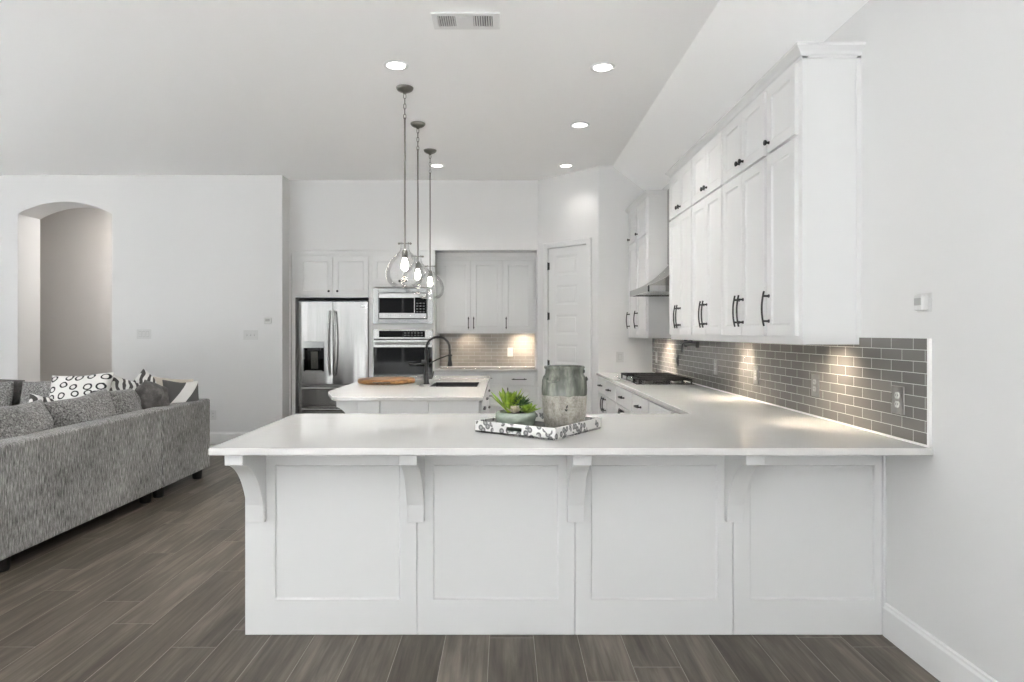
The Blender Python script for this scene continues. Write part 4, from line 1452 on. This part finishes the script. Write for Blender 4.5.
# ------------------------------------------------------------------ tray, jar, planter on the peninsula
TC = Vector((0.165, 3.142))
TA = math.atan2(0.245, -0.353) - PI      # direction of the front-left edge
TS = 0.440 / 2
tray = thing('serving_tray', 'square white tray with a grey floral print, on the peninsula worktop', 'tray', (TC.x, TC.y, CT1), TA)
MB().box(-TS, TS, -TS, TS, 0, 0.008).build('base', 'slot_dark', tray)
HT = 0.052
th_ = 0.010
for s in (-1, 1):
    # plain sides
    mb = MB().box(s * TS - (th_ if s > 0 else 0), s * TS + (0 if s > 0 else th_), -TS, TS, 0, HT)
    mb.build('side', 'tray_print', tray)
    # sides with a grip slot
    ya, yb = (TS - th_, TS) if s > 0 else (-TS, -TS + th_)
    mb = MB()
    a, bq = TS - th_, 0.042
    mb.box(-a, -bq, ya, yb, 0, HT).box(bq, a, ya, yb, 0, HT).box(-bq, bq, ya, yb, 0, 0.020).box(-bq, bq, ya, yb, 0.038, HT)
    mb.build('grip_side', 'tray_print', tray)

jar = thing('stoneware_jar', 'tall grey-green glazed stoneware jar standing on the floral tray', 'jar', (0.288, 3.155, CT1 + 0.0082))
jp = [(r_ * 1.04, z_ * 0.985) for r_, z_ in [(0.02, 0.0), (0.086, 0.0), (0.090, 0.006), (0.094, 0.03), (0.100, 0.08), (0.1045, 0.14), (0.106, 0.19), (0.104, 0.232), (0.099, 0.252), (0.092, 0.262), (0.089, 0.270), (0.089, 0.288), (0.094, 0.294), (0.095, 0.302), (0.091, 0.306), (0.083, 0.304), (0.080, 0.294), (0.080, 0.27), (0.094, 0.23), (0.094, 0.05), (0.02, 0.02)]]
MB().lathe(jp, (0, 0, 0), 56).build('body', 'stoneware', jar)
for ang in (math.radians(232), math.radians(20)):
    pts = []
    for i in range(13):
        a = PI * i / 12
        lat = 0.032 * math.cos(a)
        rr = 0.1045 + 0.010 * math.sin(a)
        an = ang + lat / 0.1
        pts.append((rr * math.cos(an), rr * math.sin(an), 0.246 - 0.016 * math.sin(a)))
    MB().tube(pts, 0.006, 8).build('lug_handle', 'stoneware', jar)
# stamped leaf mark low on the front
mb = MB()
for (ax, az, ln, an) in ((0, 0, 0.020, 1.3), (0.004, -0.012, 0.016, 2.4), (-0.006, -0.010, 0.014, 0.5)):
    pts = []
    for i in range(7):
        q = i / 6 * ln
        x = ax + q * math.cos(an)
        zz = 0.105 + az + q * math.sin(an)
        pts.append((x, -math.sqrt(0.1062 ** 2 - x * x) - 0.0003, zz))
    mb.tube(pts, [0.001, 0.003, 0.004, 0.004, 0.0035, 0.002, 0.0008], 6)
mb.build('stamp', 'cast_iron', jar)

pl = thing('succulent_bowl', 'pale green ceramic bowl planted with succulents, on the floral tray beside the jar', 'planter', (0.052, 3.135, CT1 + 0.0082))
MB().lathe([(0.03, 0.0), (0.070, 0.0), (0.078, 0.006), (0.090, 0.026), (0.0975, 0.052), (0.098, 0.072), (0.094, 0.082), (0.089, 0.083), (0.087, 0.072), (0.086, 0.05), (0.03, 0.02)], (0, 0, 0), 48).build('bowl', 'celadon', pl)
MB().lathe([(0.02, 0.055), (0.0855, 0.058), (0.0855, 0.068), (0.05, 0.075), (0.01, 0.078)], (0, 0, 0), 32).build('soil', 'soil', pl)


def rosette(mb, c, n_rings, n_per, L0, wid, tilt0, tilt1, thick=0.004, seed=0, curl=0.3):
    rnd = random.Random(seed)
    for r in range(n_rings):
        fr_ = r / max(1, n_rings - 1)
        tilt = tilt0 + (tilt1 - tilt0) * fr_
        for k_ in range(n_per):
            az = 2 * PI * (k_ + 0.5 * (r % 2)) / n_per + rnd.uniform(-0.15, 0.15)
            L_ = L0 * (1 - 0.35 * fr_) * rnd.uniform(0.88, 1.1)
            tl = tilt + rnd.uniform(-0.08, 0.08)
            d = Vector((math.cos(az) * math.cos(tl), math.sin(az) * math.cos(tl), math.sin(tl)))
            side = Vector((-math.sin(az), math.cos(az), 0))
            nrm = d.cross(side).normalized()
            vs, fs = [], []
            ns = 7
            for i in range(ns):
                s_ = i / (ns - 1)
                wdt = wid * (0.55 + 1.5 * s_) * (1 - s_) ** 0.75 * 0.9 + 0.0006
                tk = thick * (1 - s_) ** 0.6 + 0.0004
                p = Vector(c) + d * (L_ * s_) + nrm * (-curl * L_ * s_ * s_ * 0.5)
                for (aa, bb_) in ((-1, 0.0), (0, -1), (1, 0.0), (0, 0.45)):
                    vs.append(tuple(p + side * (aa * wdt) + nrm * (bb_ * -tk)))
            for i in range(ns - 1):
                for q in range(4):
                    j = (q + 1) % 4
                    fs.append((i * 4 + q, i * 4 + j, i * 4 + 4 + j, i * 4 + 4 + q))
            mb.faces_from(vs, fs, True)
    return mb


o = rosette(MB(), (-0.030, 0.010, 0.070), 4, 7, 0.150, 0.019, 0.85, 1.42, 0.007, 4, 0.10).build('succulent', 'leaf_bright', pl)
o['label'] = 'tall bright green spiky succulent'
o = rosette(MB(), (0.022, -0.005, 0.115), 4, 10, 0.062, 0.009, 0.15, 1.35, 0.005, 5, -0.1).build('succulent', 'leaf_dark', pl)
MB().cyl((0.022, -0.005, 0.065), (0.022, -0.005, 0.12), 0.006, n=8).build('stem', 'leaf_dark', o)
o['label'] = 'dark green narrow-leaved succulent'
o = rosette(MB(), (0.055, -0.004, 0.076), 4, 9, 0.072, 0.016, 0.35, 1.25, 0.006, 8, -0.1).build('succulent', 'leaf_lime', pl)
o['label'] = 'lime green rosette succulent'
o = rosette(MB(), (-0.008, -0.066, 0.086), 3, 7, 0.042, 0.018, 0.2, 1.2, 0.007, 11, -0.6).build('succulent', 'leaf_cream', pl)
o['label'] = 'small cream rosette succulent'

# ------------------------------------------------------------------ sectional sofa
SBX, SZT, SZB = -2.84, 0.750, 0.092


def sofa_leg(parent, x, y):
    MB().lathe([(0.038, 0.0), (0.042, 0.01), (0.046, SZB - 0.015), (0.044, SZB + 0.002)], (x, y, 0), 20).build('leg', 'sofa_leg_black', parent)


sA = thing('sofa_section', 'long straight grey tweed sofa section with its back to the kitchen', 'sofa', (SBX, 4.3, 0))
YA0, YA1 = 2.95 - 4.3, 5.385 - 4.3
MB().box(-0.17, 0.0, YA0, YA1, SZB, SZT).build('backrest', 'sofa_tweed', sA, bevel=0.02, seg=4)
MB().box(-0.98, -0.17, YA0, YA1, SZB, 0.30).build('seat_base', 'sofa_tweed', sA, bevel=0.015, seg=3)
for i in range(3):
    a = YA0 + (YA1 - YA0) * i / 3
    bq = YA0 + (YA1 - YA0) * (i + 1) / 3
    MB().box(-1.0, -0.17, a + 0.004, bq - 0.004, 0.30, 0.46).build('seat_cushion', 'sofa_tweed', sA, bevel=0.04, seg=4)
for (x, y) in ((-0.09, YA1 - 0.09), (-0.09, 3.78 - 4.3), (-0.92, YA1 - 0.08), (-0.92, YA0 + 0.08), (-0.09, YA0 + 0.08)):
    sofa_leg(sA, x, y)
# the corner module stands a finger's width off the long one
sB = thing('sofa_section', 'corner grey tweed sofa section at the far end, facing away from the kitchen', 'sofa', (SBX, 5.83, 0))
MB().box(-0.17, 0.0, 5.400 - 5.83, 6.27 - 5.83, SZB, SZT).box(-0.90, -0.17, 0.27, 0.44, SZB, SZT).build('backrest', 'sofa_tweed', sB, bevel=0.02, seg=4)
MB().box(-0.90, -0.17, 5.392 - 5.83, 0.27, SZB, 0.30).build('seat_base', 'sofa_tweed', sB, bevel=0.015, seg=3)
MB().box(-0.90, -0.17, 5.395 - 5.83, 0.27, 0.30, 0.46).build('seat_cushion', 'sofa_tweed', sB, bevel=0.04, seg=4)
for (x, y) in ((-0.08, 5.392 - 5.83 + 0.085), (-0.085, 0.345), (-0.82, 0.35), (-0.82, -0.36)):
    sofa_leg(sB, x, y)
sC = thing('sofa_section', 'grey tweed sofa wing running left from the corner, facing the viewer', 'sofa', (-4.7, 5.83, 0))
MB().box(-1.05, 0.915, 0.27, 0.44, SZB, SZT).build('backrest', 'sofa_tweed', sC, bevel=0.02, seg=4)
MB().box(-1.05, 0.915, -0.43, 0.27, SZB, 0.30).build('seat_base', 'sofa_tweed', sC, bevel=0.015, seg=3)
for i in range(2):
    MB().box(-1.05 + i * 0.98 + 0.004, -1.05 + (i + 1) * 0.98 - 0.004, -0.45, 0.27, 0.30, 0.46).build('seat_cushion', 'sofa_tweed', sC, bevel=0.04, seg=4)
for (x, y) in ((-0.97, -0.35), (-0.97, 0.36), (0.83, 0.36), (0.83, -0.35)):
    sofa_leg(sC, x, y)


def pillow_mesh(wd, h, t, seed=0, pinch=0.07, wrinkle=0.006, piping=False):
    n = 18
    mb = MB()
    vs, fs = [], []
    for side in (-1, 1):
        base = len(vs)
        for j in range(n + 1):
            for i in range(n + 1):
                u_, v_ = -1 + 2 * i / n, -1 + 2 * j / n
                x = u_ * wd / 2 * (1 - pinch * (1 - v_ * v_) * abs(u_))
                zz = v_ * h / 2 * (1 - pinch * (1 - u_ * u_) * abs(v_))
                prof = ((1 - u_ ** 4) * (1 - v_ ** 4)) ** 0.62
                prof *= 0.72 + 0.28 * (1 - u_ * u_) * (1 - v_ * v_)
                y = side * t / 2 * prof
                nz1 = noise.noise(Vector((x * 7, zz * 7, seed * 3.1 + side)))
                nz2 = noise.noise(Vector((x * 22, zz * 12, seed * 5.3 + side)))
                y += side * prof * wrinkle * (2.2 * nz1 + 1.0 * nz2)
                zz += 0.012 * noise.noise(Vector((x * 5, 0.3, seed))) * (1 if v_ > 0 else 0)
                vs.append((x, y, zz))
        for j in range(n):
            for i in range(n):
                q = base + j * (n + 1) + i
                f = (q, q + 1, q + n + 2, q + n + 1)
                fs.append(f if side < 0 else f[::-1])
    mb.faces_from(vs, fs, True)
    bmesh.ops.remove_doubles(mb.bm, verts=mb.bm.verts[:], dist=0.0006)
    return mb


def pillow(name, label, cat, wd, h, t, mat, loc, rot, seed, group=None, pinch=0.07, wrinkle=0.006):
    o = pillow_mesh(wd, h, t, seed, pinch, wrinkle).build(name, mat, loc=loc, rot=rot)
    s = o.modifiers.new('soft', 'SUBSURF')
    s.levels = 1
    s.render_levels = 1
    return tag(o, label, cat, group)


RB = PI / 2      # pillow plane normal along x
GB = 'loose back cushions of the sectional'
pillow('back_cushion', 'plump grey tweed back cushion nearest the viewer, cut by the left edge of the photo', 'cushion', 0.76, 0.51, 0.29, 'cushion_tweed', (-3.12, 4.11, 0.70), (-0.18, 0.03, RB + 0.08), 1, GB, 0.10, 0.018)
pillow('back_cushion', 'plump grey tweed back cushion in the middle of the long section', 'cushion', 0.74, 0.50, 0.29, 'cushion_tweed', (-3.12, 4.78, 0.695), (-0.26, -0.05, RB - 0.10), 2, GB, 0.10, 0.018)
pillow('back_cushion', 'grey tweed back cushion on the long section beside the rumpled pillow', 'cushion', 0.56, 0.49, 0.27, 'cushion_tweed', (-3.13, 5.29, 0.70), (-0.22, 0.06, RB + 0.08), 3, GB, 0.10, 0.018)
pillow('back_cushion', 'grey tweed back cushion on the far wing at the left edge', 'cushion', 0.66, 0.50, 0.22, 'cushion_tweed', (-4.80, 5.90, 0.70), (-0.15, 0.0, 0.0), 4, GB, 0.03)
pillow('back_cushion', 'grey tweed back cushion on the far wing behind the ring-print pillow', 'cushion', 0.80, 0.50, 0.20, 'cushion_tweed', (-4.06, 5.96, 0.70), (-0.12, 0.0, 0.0), 5, GB, 0.02)
GP = 'scatter pillows on the sectional'
pillow('throw_pillow', 'white pillow with black ring print on the corner of the sofa', 'pillow', 0.60, 0.46, 0.16, 'ring_print', (-3.74, 5.70, 0.815), (-0.35, -0.07, -0.05), 6, GP, 0.09)
pillow('throw_pillow', 'zebra print pillow immediately right of the ring-print pillow', 'pillow', 0.44, 0.44, 0.15, 'zebra_print', (-3.37, 5.84, 0.755), (-0.45, 0.30, 0.35), 7, GP, 0.10)
pillow('throw_pillow', 'zebra print pillow with a dark pointed corner behind the rumpled pillow', 'pillow', 0.40, 0.40, 0.14, 'zebra_print', (-3.33, 6.03, 0.79), (-0.32, 0.70, 0.35), 8, GP, 0.10)
pillow('throw_pillow', 'rumpled dark grey satin pillow resting against the back of the corner section', 'pillow', 0.40, 0.40, 0.22, 'satin_grey', (-3.06, 5.66, 0.765), (-0.10, 0.22, RB + 0.15), 9, GP, 0.10, 0.05)
pillow('throw_pillow', 'charcoal pillow with a broad white band, last pillow at the end of the sofa', 'pillow', 0.36, 0.40, 0.13, 'band_print', (-2.975, 5.99, 0.757), (-0.28, 0.08, 0.98), 10, GP, 0.09)
pillow('throw_pillow', 'plain cream pillow half hidden behind the banded pillow', 'pillow', 0.38, 0.38, 0.12, 'cream_print', (-3.15, 6.12, 0.785), (-0.30, 0.10, 0.45), 14, GP, 0.09)
pillow('throw_pillow', 'small zebra print pillow peeking out between two grey back cushions', 'pillow', 0.42, 0.40, 0.14, 'zebra_print', (-3.44, 4.95, 0.70), (-0.35, 0.25, 0.55), 12, GP, 0.10)
pillow('throw_pillow', 'dark grey satin pillow on top of the far wing at the left edge', 'pillow', 0.44, 0.40, 0.15, 'satin_grey', (-4.70, 6.03, 0.775), (-0.15, 0.10, 0.0), 13, GP, 0.10)
